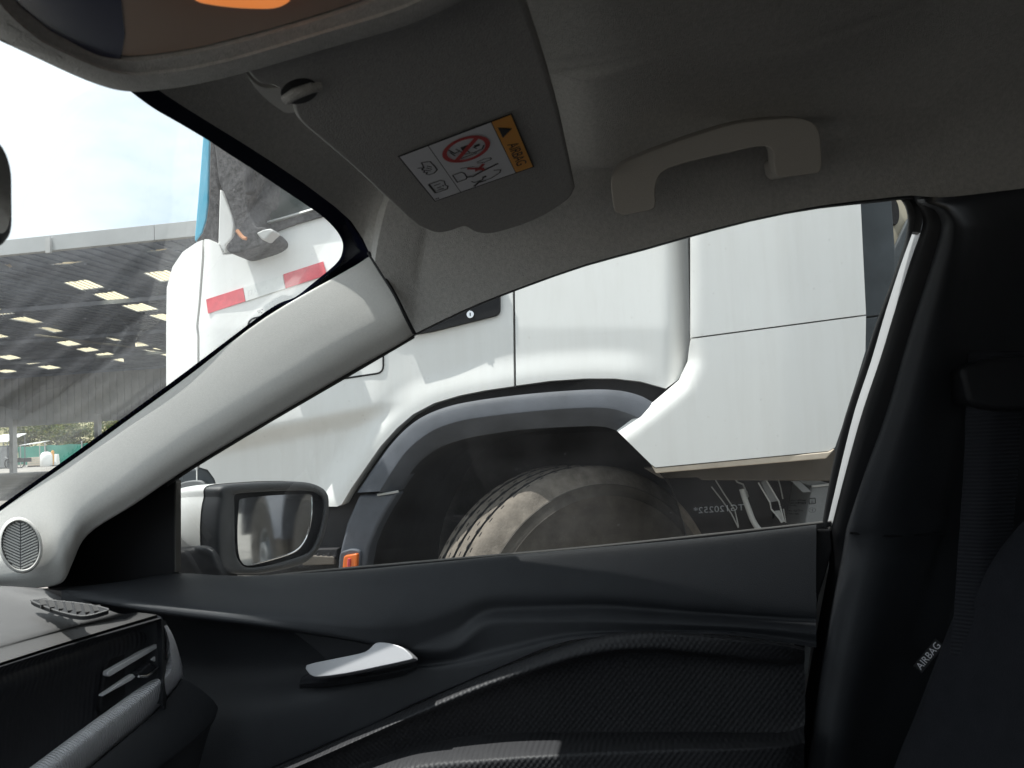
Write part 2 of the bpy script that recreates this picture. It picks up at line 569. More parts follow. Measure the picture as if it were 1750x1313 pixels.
def panel(name, outline, x0, mat, parent, dx=None, depth=0.06, step=0.035, bevel=0.008, label=None, segs=2):
    """a body panel on the plane x = x0, gridded so that dx(u, v) can press creases and curves into it"""
    bm = bmesh.new()
    vs_ = [bm.verts.new(PX(u, v, x0)) for u, v in outline]
    bm.faces.new(vs_)
    ys = [p.co.y for p in bm.verts]; zs = [p.co.z for p in bm.verts]
    for lo, hi, nrm in ((min(ys), max(ys), (0, 1, 0)), (min(zs), max(zs), (0, 0, 1))):
        n = int((hi - lo) / step)
        for i in range(1, n + 1):
            c = lo + (hi - lo) * i / (n + 1)
            bmesh.ops.bisect_plane(bm, geom=bm.verts[:] + bm.edges[:] + bm.faces[:], dist=1e-5,
                                   plane_co=V(nrm) * c, plane_no=nrm)
    front = bm.faces[:]
    ex = bmesh.ops.extrude_face_region(bm, geom=front)
    nv = [g for g in ex['geom'] if isinstance(g, bmesh.types.BMVert)]
    newset = set(nv)
    for v_ in nv: v_.co.x += depth
    if dx:
        for v_ in bm.verts:
            p = v_.co.copy()
            k_ = depth if v_ in newset else 0.0
            p.x -= k_
            u, vv = uv_of(p)
            v_.co = PX(u, vv, x0 + dx(u, vv)) + V((k_, 0, 0))
    return finish(bm, name, mat, parent, 60, bevel, segs, label)

def text_bm(bm, s, org, ex, ey, height, mi=0, mirror=False, spacing=1.0, lift=None):
    cu = bpy.data.curves.new('t', 'FONT')
    cu.body = s
    cu.align_x = 'CENTER'; cu.align_y = 'CENTER'
    cu.space_character = spacing
    ob = bpy.data.objects.new('t', cu)
    me = bpy.data.meshes.new_from_object(ob)
    ex, ey = V(ex).normalized(), V(ey).normalized()
    k = height / 0.72
    sgn = -1 if mirror else 1
    vv = [bm.verts.new(V(org) + ex * (v.co.x * k * sgn) + ey * (v.co.y * k) + (V(lift) if lift else V((0, 0, 0)))) for v in me.vertices]
    for p in me.polygons:
        try:
            f = bm.faces.new([vv[i] for i in p.vertices]); f.material_index = mi
        except ValueError: pass
    bpy.data.objects.remove(ob); bpy.data.curves.remove(cu); bpy.data.meshes.remove(me)

def copy_part(o, parent):
    c = o.copy()
    COL.objects.link(c)
    c.parent = parent
    return c

# ================================================================== GROUND
def ground_mat():
    m, t, b = nodes('concrete_ground')
    b.inputs['Roughness'].default_value = 0.9
    tc = t.nodes.new('ShaderNodeTexCoord')
    br = t.nodes.new('ShaderNodeTexBrick')
    br.offset = 0.0
    br.inputs['Color1'].default_value = (0.27, 0.25, 0.225, 1)
    br.inputs['Color2'].default_value = (0.23, 0.215, 0.195, 1)
    br.inputs['Mortar'].default_value = (0.08, 0.075, 0.07, 1)
    br.inputs['Scale'].default_value = 1.0
    br.inputs['Mortar Size'].default_value = 0.012
    br.inputs['Brick Width'].default_value = 1.9
    br.inputs['Row Height'].default_value = 1.9
    t.links.new(tc.outputs['Object'], br.inputs[0])
    n = t.nodes.new('ShaderNodeTexNoise')
    n.inputs['Scale'].default_value = 0.8
    n.inputs['Detail'].default_value = 9
    n.inputs['Roughness'].default_value = 0.68
    t.links.new(tc.outputs['Object'], n.inputs[0])
    mr = t.nodes.new('ShaderNodeMapRange')
    mr.inputs['From Min'].default_value = 0.3
    mr.inputs['From Max'].default_value = 0.7
    mr.inputs['To Min'].default_value = 0.6
    mr.inputs['To Max'].default_value = 1.3
    t.links.new(n.outputs[0], mr.inputs[0])
    sc_ = t.nodes.new('ShaderNodeVectorMath'); sc_.operation = 'SCALE'
    t.links.new(br.outputs[0], sc_.inputs[0]); t.links.new(mr.outputs[0], sc_.inputs['Scale'])
    t.links.new(sc_.outputs[0], b.inputs['Base Color'])
    return m
bm = bmesh.new()
bmesh.ops.create_grid(bm, x_segments=8, y_segments=8, size=900)
g = finish(bm, 'ground', ground_mat(), None, 0)
tag(g, 'grey concrete slab ground of the yard', None, None, 'structure')

# ================================================================== SHED with skylights in its roof
ZR = 6.12
SX0, SX1, SY0, SY1 = 16.5, 43.0, -12.0, 62.0
shed = root('open_shed', (29, 20, 0), 'wide open-sided shed with a dark ribbed roof full of pale skylights', 'shed')
M['roofdark'] = pr('dark_roof_sheet', (0.30, 0.335, 0.40), 0.7, var=0.35, vscale=0.9)
M['cladding'] = pr('grey_cladding', (0.46, 0.46, 0.45), 0.75, var=0.2, vscale=0.8)
M['gutter'] = pr('pale_gutter', (0.42, 0.43, 0.43), 0.6, var=0.12, vscale=0.5)
M['skylight'] = pr('skylight_sheet', (0.8, 0.68, 0.42), 0.6)
m = M['skylight']; t_ = m.node_tree
tl = t_.nodes.new('ShaderNodeBsdfTranslucent'); tl.inputs[0].default_value = (0.74, 0.70, 0.58, 1)
t_.links.new(tl.outputs[0], t_.nodes['Material Output'].inputs[0])
SKZ = [((475,190),(655,157),(838,152),(690,181)), ((1420,58),(1600,30),(1745,14),(1590,48)),
       ((625,365),(860,335),(1050,415),(815,445)), ((915,480),(1140,453),(1335,538),(1100,558)),
       ((1205,595),(1415,570),(1590,635),(1375,660)), ((1475,692),(1660,672),(1830,735),(1650,752)),
       ((1425,270),(1660,240),(1850,325),(1610,360)), ((-160,632),(0,625),(150,675),(-20,695)),
       ((85,730),(235,703),(440,765),(330,775)), ((355,812),(470,810),(640,850),(545,868)),
       ((515,793),(555,790),(605,808),(575,809)), ((550,962),(690,942),(820,985),(680,1003)),
       ((750,1028),(890,1010),(1000,1042),(860,1062)), ((940,1080),(1075,1062),(1175,1095),(1030,1110)),
       ((1115,1135),(1230,1120),(1235,1162),(1190,1155)), ((1045,910),(1160,926),(1220,945),(1140,950)),
       ((1350,960),(1400,962),(1495,998),(1350,1010)), ((1420,1040),(1545,1018),(1655,1050),(1530,1062)),
       ((-40,1105),(100,1087),(222,1120),(90,1140)), ((170,1160),(290,1140),(415,1168),(290,1185)),
       ((365,1205),(490,1190),(618,1218),(490,1235)), ((-60,1250),(80,1230),(180,1255),(60,1270)),
       ((-120,895),(-10,878),(105,910),(0,922)), ((1580,850),(1690,838),(1800,866),(1700,884)),
       ((1590,1085),(1700,1068),(1800,1096),(1690,1110)), ((35,178),(90,176),(125,205),(100,218))]
sk3 = [[PZ(x * 0.1714, 420 + y * 0.1714, ZR - CAM.z) for x, y in q] for q in SKZ]
# more skylights in the part of the roof hidden behind the truck cab
for k in range(7):
    for j in range(4):
        x = 20.0 + j * 5.4; y = 10.5 - k * 2.6 - (j % 2) * 1.1
        sk3.append([V((x, y, ZR)), V((x, y - 0.85, ZR)), V((x + 1.3, y - 0.85, ZR)), V((x + 1.3, y, ZR))])
pts = [V((SX0, SY0)), V((SX1, SY0)), V((SX1, SY1)), V((SX0, SY1))]
edges = [(0, 1), (1, 2), (2, 3), (3, 0)]
polys = []
for q in sk3:
    b0 = len(pts)
    pts += [p.to_2d() for p in q]
    edges += [(b0 + i, b0 + (i + 1) % 4) for i in range(4)]
    polys.append([p.to_2d() for p in q])
ov, oe, of, *_ = delaunay_2d_cdt(pts, edges, [], 0, 1e-4)
def inside(p, q):
    c = False
    for i in range(len(q)):
        a, b = q[i], q[i - 1]
        if (a.y > p.y) != (b.y > p.y) and p.x < (b.x - a.x) * (p.y - a.y) / (b.y - a.y) + a.x: c = not c
    return c
bm = bmesh.new()
vv = [bm.verts.new((p.x, p.y, ZR)) for p in ov]
for f in of:
    c = sum((ov[i] for i in f), V((0, 0))) / len(f)
    if not any(inside(c, q) for q in polys):
        try: bm.faces.new([vv[i] for i in f])
        except ValueError: pass
o = finish(bm, 'roof', M['roofdark'], shed, 0)
md = o.modifiers.new('thick', 'SOLIDIFY'); md.thickness = 0.03; md.offset = 0
for q in sk3:
    s_ = prism('skylight', [p + V((0, 0, 0.02)) for p in q], (0, 0, 0.012), M['skylight'], shed, 0, 0, 0)
    bm = bmesh.new()                                     # corrugation bars under each translucent sheet
    for k in range(1, 5):
        a = q[0].lerp(q[1], k / 5); b = q[3].lerp(q[2], k / 5)
        d = (q[1] - q[0]).normalized() * 0.016
        prism_bm(bm, [a - d, a + d, b + d, b - d], (0, 0, -0.008))
    finish(bm, 'rib', M['dusty'], s_, 0)
bm = bmesh.new()                                         # roof ribs, one every 0.42 m, broken where a skylight lets the light in
y = SY0
while y < 40:
    cuts = sorted((min(p.x for p in q) - 0.05, max(p.x for p in q) + 0.05) for q in sk3 if min(p.y for p in q) - 0.08 < y < max(p.y for p in q) + 0.02)
    x = SX0
    for a, b in cuts + [(SX1, SX1)]:
        if a > x + 0.05: box_bm(bm, (x, y, ZR - 0.055), (a, y + 0.07, ZR - 0.016))
        x = max(x, b)
    y += 0.42
o = finish(bm, 'roof_ribs', M['roofdark'], shed, 0); o['kind'] = 'stuff'
for x in (22.5, 29.0, 35.5, 42.0):
    box('beam', (x, SY0, ZR - 0.20), (x + 0.10, SY1, ZR - 0.06), M['roofdark'], shed)
tube('tie_rod', [PZ(60, 545 + 28, ZR - 0.3 - CAM.z), PZ(300, 545 + 58, ZR - 0.3 - CAM.z)], 0.05, M['cladding'], shed, 6)
for k, (y0, y1) in enumerate(((9.85, 11.3), (11.31, 14.1), (14.11, 17.5), (17.51, 22.0), (22.01, 40), (SY0, 9.84))):
    box('gutter', (SX0 - 0.16, y0, ZR - 0.08), (SX0 - 0.01, y1, ZR + 0.30), M['gutter'], shed, 0.01)
box('downpipe_bracket', (SX0 - 0.24, 14.05, ZR - 0.15), (SX0 - 0.165, 14.18, ZR + 0.22), M['cladding'], shed)
# far side wall hung from the eave, open below
FX = SX1 - 0.02
zl, zr_ = PX(0, 735, FX), PX(240, 708, FX)
prism('side_wall', [(FX, SY1, zl.z), (FX, SY0, zr_.z), (FX, SY0, ZR - 0.02), (FX, SY1, ZR - 0.02)], (0.06, 0, 0), M['cladding'], shed, 0, 0, 0)
bm = bmesh.new()
y = 20
while y < 50:
    box_bm(bm, (FX - 0.05, y, 3.0), (FX - 0.001, y + 0.06, ZR - 0.1)); y += 0.5
o = finish(bm, 'wall_ribs', M['cladding'], shed, 0); o['kind'] = 'stuff'
for u in (23, 168, 262):
    p = PX(u, 740, FX - 0.2)
    box('post', (FX - 0.4, p.y - 0.13, 0), (FX - 0.06, p.y + 0.13, 3.4), M['cladding'], shed)
for y in (40.0, 30.0, -4.0, -11):
    box('post', (SX0 + 0.05, y - 0.12, 0), (SX0 + 0.3, y + 0.12, ZR - 0.06), M['grey'], shed)

# ================================================================== YARD beyond the shed
def leafy(name, at, h, r, n, mats, label, group):
    t = root(name, at, label, 'tree', group)
    at = V(at)
    path = [at + V((0, 0, -0.3)), at + V((0.1, 0.05, h * 0.3)), at + V((-0.1, 0.1, h * 0.62))]
    bm = bmesh.new()
    tube_bm(bm, path, [0.16, 0.11, 0.06], 8)
    for k in range(6):
        a = random.random() * 6.28
        s = at + V((0, 0, h * random.uniform(0.25, 0.6)))
        tube_bm(bm, [s, s + V((math.cos(a) * r * 0.35, math.sin(a) * r * 0.35, h * 0.14)), s + V((math.cos(a) * r * 0.75, math.sin(a) * r * 0.75, h * 0.22))], [0.06, 0.04, 0.02], 5)
    finish(bm, 'trunk', M['bark'], t, 50)
    bm = bmesh.new()
    clumps = [at + V((random.gauss(0, r * 0.42), random.gauss(0, r * 0.42), h * random.uniform(0.25, 0.95))) for _ in range(16)]
    for k in range(n):
        c = random.choice(clumps)
        p = c + V((random.gauss(0, r * 0.2), random.gauss(0, r * 0.2), random.gauss(0, h * 0.07)))
        d1 = V((random.gauss(0, 1), random.gauss(0, 1), random.gauss(0, 0.6))).normalized()
        d2 = d1.cross(V((random.gauss(0, 1), random.gauss(0, 1), random.gauss(0, 1)))).normalized()
        L = random.uniform(0.10, 0.24)
        q = [p - d1 * L, p + d2 * L * 0.4, p + d1 * L, p - d2 * L * 0.4]
        f = bm.faces.new([bm.verts.new(x) for x in q])
        f.material_index = random.randrange(len(mats))
    finish(bm, 'crown', mats, t, 0)
    return t
M['bark'] = pr('bark', (0.12, 0.10, 0.08), 0.9)
def leaf_mat(name, col):
    m = pr(name, col, 0.6)
    t = m.node_tree
    b = t.nodes['Principled BSDF']
    tl = t.nodes.new('ShaderNodeBsdfTranslucent')
    tl.inputs[0].default_value = (col[0] * 1.5, col[1] * 1.6, col[2], 1)
    mx = t.nodes.new('ShaderNodeMixShader'); mx.inputs[0].default_value = 0.4
    t.links.new(b.outputs[0], mx.inputs[1]); t.links.new(tl.outputs[0], mx.inputs[2])
    t.links.new(mx.outputs[0], t.nodes['Material Output'].inputs[0])
    return m
LM = [leaf_mat('leaf_olive', (0.10, 0.11, 0.035)), leaf_mat('leaf_green', (0.06, 0.09, 0.03)), leaf_mat('leaf_yellow', (0.16, 0.15, 0.06))]
trees = [(-45, 5.2, 'olive bushy tree above the white canopy roof'), (22, 6.0, 'olive tree behind the post at the far left'),
         (55, 5.0, 'yellowish tree above the pale awning'), (92, 5.6, 'olive tree above the white water tank'),
         (128, 4.6, 'dry pale bush above the right part of the green screen'), (165, 5.2, 'green tree behind the far shed post'),
         (215, 5.5, 'olive tree at the right end of the green screen')]
for i, (u, h, lb) in enumerate(trees):
    p = PZ(u, 792 + (60 - u) * 0.04, -1.05); k = 74.0 / p.x
    x, y = p.x * k, p.y * k
    leafy('tree', (x + random.uniform(-2, 3), y, 0), h, 2.6, 2600, LM, lb, 'trees beyond the green screen')
# dry hill side behind
hill_m = pr('dry_grass_hill', (0.22, 0.20, 0.11), 0.95, var=0.35, vscale=0.25)
rows = []
for k, (x, z) in enumerate(((78, -0.3), (90, 3.2), (104, 6.6), (125, 9.0), (150, 9.5))):
    rows.append([V((x + 3 * math.sin(j * 1.7 + k), -60 + j * 20, z + 0.8 * math.sin(j * 1.3 + k * 2) * (k > 0))) for j in range(15)])
hl = loft('hillside', rows, hill_m, None, 4, 4)
tag(hl, 'low dry grassy hillside behind the yard', None, None, 'structure')

def on_ground_x(u, x):
    d = ray(u, 775); s = x / d.x
    return CAM.y + d.y * s
# green debris screen on posts
FX2 = 70.0
M['greennet'] = pr('green_screen_cloth', (0.05, 0.25, 0.19), 0.8, var=0.15, vscale=0.6)
ys = [on_ground_x(u, FX2) for u in (-60, -20, 30, 78, 141, 200, 260)]
scr = root('screen_fence', (FX2, ys[3], 0), 'long green cloth screen fence on thin pale posts', 'fence')
for a, b in zip(ys, ys[1:]):
    A = [[V((FX2 + 0.10 * math.sin(j * 0.9 + i), a + (b - a) * j / 12, 0.1 + i * 0.62 + 0.04 * math.sin(j))) for j in range(13)] for i in range(4)]
    loft('screen_cloth', A, M['greennet'], scr, 1, 1, (0.02, 0, 0))
for y in ys:
    box('post', (FX2 - 0.12, y - 0.05, 0), (FX2 - 0.03, y + 0.05, 2.25), M['pipe'], scr)

def at_yard(u, x): return V((x, on_ground_x(u, x), 0))
# white canopy
p = at_yard(10, 62.0)
c_ = root('market_canopy', p, 'white fabric canopy on thin legs beside the green screen', 'canopy')
prism('canopy_roof', [p + V((-1.4, 1.4, 2.35)), p + V((-1.4, -1.5, 2.35)), p + V((1.2, -1.1, 3.05)), p + V((1.2, 1.4, 3.05))], (0, 0, 0.06), M['paint'], c_)
for dx_, dy_ in ((-1.3, 1.3), (-1.3, -1.4), (1.1, -1.0), (1.1, 1.3)):
    box('leg', p + V((dx_ - 0.03, dy_ - 0.03, 0)), p + V((dx_ + 0.03, dy_ + 0.03, 2.33 + (0.6 if dx_ > 0 else 0))), M['grey'], c_)
p = at_yard(58, 62.0)
c_ = root('awning', p, 'narrow pale blue awning beside the white canopy', 'awning')
prism('awning_roof', [p + V((-0.5, 1.1, 1.95)), p + V((-0.5, -1.05, 2.1)), p + V((0.7, -1.05, 2.28)), p + V((0.7, 1.1, 2.1))], (0, 0, 0.05), M['whitestrip'], c_)
for dy_ in (-1.0, 1.0):
    tube('leg', [p + V((-0.45, dy_, 0)), p + V((-0.45, dy_, 1.97))], 0.04, M['pipe'], c_, 6)
# water tank, crate, cone, barriers, cart
p = at_yard(79, 60.0)
c_ = root('water_tank', p, 'white plastic water tank in front of the green screen', 'tank')
bm = bmesh.new(); tube_bm(bm, [p + V((0, 0, z)) for z in (0, 0.1, 0.95, 1.2, 1.3)], [0.45, 0.5, 0.48, 0.36, 0.14], 20)
finish(bm, 'tank_body', M['paint'], c_, 50)
bm = bmesh.new(); tube_bm(bm, [p + V((0, 0, z)) for z in (1.305, 1.36)], [0.16, 0.16], 14); finish(bm, 'lid', M['grey'], c_)
p = at_yard(63, 61.0)
c_ = root('pallet_box', p, 'beige wooden box beside the white water tank', 'crate')
for k in range(4): box('plank', p + V((-0.4, -0.62, 0.12 + k * 0.19)), p + V((0.4, 0.62, 0.29 + k * 0.19)), M['dusty'], c_, 0.01)
box('base', p + V((-0.42, -0.6, 0)), p + V((0.42, 0.6, 0.11)), M['under'], c_)
p = at_yard(90, 61.5)
c_ = root('hi_vis_post', p, 'orange and yellow bollard between the water tank and the barriers', 'bollard')
bm = bmesh.new(); tube_bm(bm, [p + V((0, 0, z)) for z in (0.05, 0.6, 1.0, 1.05, 1.25, 1.4)], [0.22, 0.19, 0.16, 0.10, 0.14, 0.06], 12); finish(bm, 'post_body', pr('pale_orange_plastic', (0.75, 0.38, 0.10), 0.5), c_)
box('base', p + V((-0.3, -0.3, 0)), p + V((0.3, 0.3, 0.05)), M['rubber'], c_)
lb4 = ['white plastic barrier leaning nearest the orange bollard', 'white plastic barrier, second from the orange bollard', 'white plastic barrier, third from the orange bollard', 'white plastic barrier nearest the pillar, with a dark cap']
proto = None
for k in range(4):
    p = at_yard(97 + k * 5, 60.5)
    if proto is None:
        proto = root('barrier', p, lb4[0], 'barrier', 'white barriers by the screen')
        bm = bmesh.new(); prism_bm(bm, [p + V((-0.25, -0.14, 0)), p + V((0.25, -0.14, 0)), p + V((0.12, -0.12, 1.05)), p + V((-0.12, -0.12, 1.05))], (0, 0.26, 0)); bd = finish(bm, 'barrier_body', M['paint'], proto, 40, 0.02)
        ft = box('foot', p + V((-0.35, -0.16, 0)), p + V((0.35, 0.16, 0.07)), M['grey'], proto)
    else:
        c_ = proto.copy(); COL.objects.link(c_); c_.location = p; c_['label'] = lb4[k]; c_['at'] = tuple(p)
        copy_part(bd, c_); copy_part(ft, c_)
p = at_yard(32, 58.0)
c_ = root('hand_cart', p, 'dark metal two wheeled cart standing under the awning', 'cart')
box('bed', p + V((-0.4, -0.9, 0.5)), p + V((0.4, 0.7, 0.85)), M['under'], c_, 0.02)
for dy_ in (-0.55, 0.5):
    bm = bmesh.new()
    tube_bm(bm, [p + V((-0.48, dy_ + 0.42 * math.cos(a), 0.44 + 0.42 * math.sin(a))) for a in np.linspace(0, 6.283, 25)], 0.05, 6)
    finish(bm, 'wheel', M['rubber'], c_)
tube('handle', [p + V((0, 0.7, 0.7)), p + V((0, 1.4, 1.0))], 0.035, M['grey'], c_, 6)
p = at_yard(11, 59)
c_ = root('grey_cabinet', p, 'tall dark grey cabinet under the white canopy', 'cabinet')
box('body', p + V((-0.3, -0.4, 0)), p + V((0.3, 0.4, 2.0)), M['gaiter'], c_, 0.02)
box('door', p + V((-0.325, -0.34, 0.1)), p + V((-0.302, 0.34, 1.9)), M['grey'], c_, 0.01)

# ================================================================== TRUCK
TX = 2.30
truck = root('truck', (3.4, 0.2, 0), 'large white truck parked close alongside, its front wheel steered outwards', 'truck')
arch_out = [(585,862),(600,836),(622,804),(650,764),(678,733),(706,709),(742,690),(785,677),(830,668),(880,660),(940,652),(1000,648),(1050,648),(1095,653),(1140,665)]
arch_s = curve_px(arch_out, 12)
def arch_dist(u, v):
    return min(math.hypot(u - a, v - b) for a, b in arch_s)
def cab_dx(u, v):
    x = 0.0
    cr = 748 - 0.20 * (u - 415)
    if u < 760:
        w_ = (1 - sstep(600, 740, u)) * sstep(10, 60, arch_dist(u, v))
        x += 0.045 * sstep(-12, 24, v - cr) * w_
        x -= 0.012 * sstep(-90, -6, v - cr) * w_
    cr2 = 577 - 0.20 * (u - 690)
    if u > 600: x += 0.008 * sstep(-18, 18, v - cr2) * sstep(640, 700, u) * (1 - sstep(760, 860, u))
    d = arch_dist(u, v)
    x -= 0.013 * (1 - sstep(8, 54, d)) * (1 - sstep(1060, 1140, u))
    x += 0.00016 * max(0, 560 - v)
    if u < 372: x += 0.16 * ((372 - u) / 90) ** 2
    if u > 1130: x += 0.05 * sstep(1128, 1182, u) ** 1.5
    return x
corner = [(284,700),(284,640),(284,560),(285,492),(295,456),(312,431),(335,415),(346,410),(345,440),(339,520),(335,558),(337,575),(337,640),(337,960),(300,960),(292,820)]
panel('cab_corner', corner, TX, M['truck'], truck, cab_dx, 0.25, 0.02)
door = [(349,409),(357,409),(366,414),(374,417),(381,436),(400,434),(445,419),(470,391),(546,365),(700,318),(874,262),(876,495),(878,660),(830,667),(785,676),(742,689),(706,708),(678,732),(650,763),(622,803),(600,835),(584,862),(576,866),(372,866),(372,836),(366,818),(355,803),(341,799),(341,640),(341,575),(339,558),(343,520),(349,440)]
dr = panel('cab_door', door, TX, M['truck'], truck, cab_dx, 0.06, 0.010)
apillar = [(372,417),(375,322),(380,330),(390,352),(397,369),(400,384),(397,406),(385,420),(384,434)]
prism('windscreen_pillar', [PX(u, v, TX + 0.03) for u, v in apillar], (0.10, 0, 0), M['truck'], truck, 0.006)
rearq = [(880,200),(1172,150),(1176,400),(1179,560),(1178,600),(1170,632),(1158,650),(1138,664),(1095,652),(1050,647),(1000,647),(940,651),(882,659),(880,495)]
panel('cab_rear_quarter', rearq, TX, M['truck'], truck, cab_dx, 0.12, 0.011)
# dark core of the cab behind the skins, full height cab above
bm = bmesh.new()
prism_bm(bm, [PX(u, v, TX + 0.10) for u, v in [(325,800),(325,425),(372,425),(480,400),(700,330),(900,262),(1165,200),(1165,600),(1100,645),(940,645),(820,662),(742,684),(706,702),(672,732),(645,763),(600,825),(570,855),(480,900),(325,930)]], (2.3, 0, 0))
finish(bm, 'cab_core', M['under'], truck, 0)
up_ = [PX(u, v, TX + 0.06) for u, v in [(548,352),(705,305),(870,250),(876,190),(876,-330),(430,-330),(405,0),(392,120),(470,118),(540,345)]]
prism('cab_upper_side', up_, (0.08, 0, 0), M['truck'], truck, 0.01)
prism('cab_upper_rear', [PX(u, v, TX + 0.02) for u, v in [(880,196),(1172,146),(1172,-330),(880,-330)]], (0.1, 0, 0), M['truck'], truck, 0.01)
bx0 = PX(430, -330, TX + 0.1); bx1 = PX(1172, -330, TX + 0.1)
prism('cab_roof', [bx0, bx1, bx1 + V((2.3, 0, 0)), bx0 + V((2.3, 0, 0))], (0, 0, 0.12), M['truck'], truck, 0.03)
bk = PX(1168, 0, TX + 0.1)
box('cab_back_wall', (TX + 0.12, bk.y - 0.02, 1.2), (TX + 2.35, bk.y + 0.04, 2.55), M['truck'], truck)
# windscreen seen edge on, pillar trim, side window, mirror arm
prism('cab_windscreen', [PX(u, v, TX + 0.14) for u, v in [(352,120),(362,120),(358,242),(355,347),(352,376),(345,398),(333,413),(332,408),(340,314),(346,237)]], (2.1, 0, 0), M['blueglass'], truck, 0.01)
prism('pillar_trim', [PX(u, v, TX + 0.08) for u, v in [(362,120),(368,120),(367,248),(371,309),(374,325),(371,415),(366,415),(355,407),(347,407),(333,413),(345,398),(352,376),(356,347),(359,242)]], (0.05, 0, 0), M['mirrorarm'], truck, 0.006)
wg = prism('door_window', [PX(u, v, TX + 0.05) for u, v in [(392,200),(560,200),(620,330),(540,357),(436,387),(419,348),(430,337),(437,320)]], (0.012, 0, 0), M['truckglass'], truck)
loft('window_seal', [[PX(u, v, TX + 0.03) for u, v in [(437,384),(490,370),(540,355),(640,326)]], [PX(u, v + 14, TX + 0.015) for u, v in [(437,396),(490,374),(540,358),(640,330)]]], M['mirrorarm'], truck, 3, 1, (0.03, 0, 0))
loft('bright_strip', [[PX(u, v - 2.2, TX + 0.02) for u, v in [(436,386),(490,371),(540,356),(640,327)]], [PX(u, v + 0.6, TX + 0.012) for u, v in [(436,386),(490,371),(540,356),(640,327)]]], M['whitestrip'], truck, 3, 1, (0.02, 0, 0))
prism('quarter_divider', [PX(u, v, TX + 0.02) for u, v in [(417,349),(422,346),(438,386),(433,388)]], (0.03, 0, 0), M['whitestrip'], truck, 0.004)
box('seat_behind_window', (TX + 0.5, 1.0, 1.4), (TX + 0.9, 1.4, 2.3), M['gaiter'], truck, 0.05)
arm = curve_px([(368,200),(437,230),(438,322),(431,337),(421,347),(436,386),(450,388),(462,404),(450,417),(420,428),(400,433),(389,430),(386,419),(397,405),(400,386),(395,366),(383,333),(375,314),(370,280)], 3, True)
ma = prism('mirror_arm', [PX(u, v, TX - 0.10) for u, v in arm], (0.16, 0, 0), M['mirrorarm'], truck, 0.02)
prism('mirror_hinge', [PX(u, v, TX - 0.13) for u, v in [(437,398),(450,392),(462,390),(468,395),(458,404),(452,411),(446,409)]], (0.05, 0, 0), M['pipe'], ma, 0.006)
tube('cable', [PX(u, v, TX - 0.14) for u, v in [(405,394),(411,402),(416,407),(421,408)]], 0.006, pr('copper_cable', (0.55, 0.25, 0.12), 0.4), ma, 6)
tube('mirror_bracket', [PX(u, v, TX - 0.125) for u, v in [(420,262),(426,290),(424,312),(428,330)]], 0.016, M['under'], ma, 8)
# conspicuity strips
def sticker(name, px, mat, parent, lift=0.004):
    pts_ = [PX(u, v, TX + cab_dx(u, v) - lift) for u, v in px]
    return prism(name, pts_, (0.003, 0, 0), mat, parent, 0)
sticker('red_strip', [(352,512),(415,492),(419,515),(355.5,536)], M['redstrip'], dr, 0.006)
sticker('red_strip', [(484,469),(552,447),(558,470),(488,493)], M['redstrip'], dr, 0.006)
sticker('white_strip', [(416,492),(483,470),(487,493),(420,515)], M['whitestrip'], dr, 0.006)
bm = bmesh.new()
for (a, b) in (((424,497),(424.5,507)), ((430,495),(430.5,505)), ((424,502),(430.3,500)), ((424,497),(430,495)), ((436,493),(436,500))):
    pa, pb = PX(*a, TX - 0.012), PX(*b, TX - 0.012)
    tube_bm(bm, [pa, pb], 0.0008, 5)
finish(bm, 'strip_mark', M['etch'], dr, 0)
# flap seams, handle, key
def seam(name, px, x_off, wpx, parent, closed=False):
    bm = bmesh.new()
    P3 = []
    for u, v in px:
        P3.append(PX(u, v, TX + cab_dx(u, v) + x_off))
    if closed: P3.append(P3[0])
    tube_bm(bm, P3, wpx, 6)
    return finish(bm, name, M['seam'], parent, 50)
flap = round_poly([(424,546),(655,497),(655,637),(424,672)], 12, 4)
seam('flap_seam', flap, -0.001, 0.0030, dr, True)
bm = bmesh.new()
for k, (u, v) in enumerate(((440,532),(443.5,531.4),(447,530),(446,534.5),(442,535))):
    tube_bm(bm, [PX(u, v, TX - 0.013), PX(u + 1.6, v + (0.9 if k % 2 else -0.7), TX - 0.013)], 0.0012, 5)
finish(bm, 'flap_mark', M['seam'], dr, 0)
hd = round_poly([(690,532),(853,470),(854,538),(738,567),(690,575)], [2, 2, 10, 6, 3])
hp = prism('door_handle', [PX(u, v, TX - 0.012) for u, v in hd], (0.05, 0, 0), M['rubber'], dr, 0.006)
bm = bmesh.new()
c0 = PX(803.5, 537.5, TX - 0.016)
prism_bm(bm, [c0 + V((0, math.cos(a) * 0.0115, math.sin(a) * 0.0115)) for a in np.linspace(0, 2 * math.pi, 22)[:-1]], (0.004, 0, 0))
finish(bm, 'key_lock', M['chrome'], dr, 40, 0.001)
box('key_slot', c0 + V((-0.003, -0.0012, -0.005)), c0 + V((-0.0005, 0.0012, 0.005)), M['seam'], dr)
prism('handle_lever', [PX(u, v, TX - 0.017) for u, v in round_poly([(690,505),(848,462),(848,500),(700,545)], 6)], (0.02, 0, 0), M['under'], dr, 0.006)
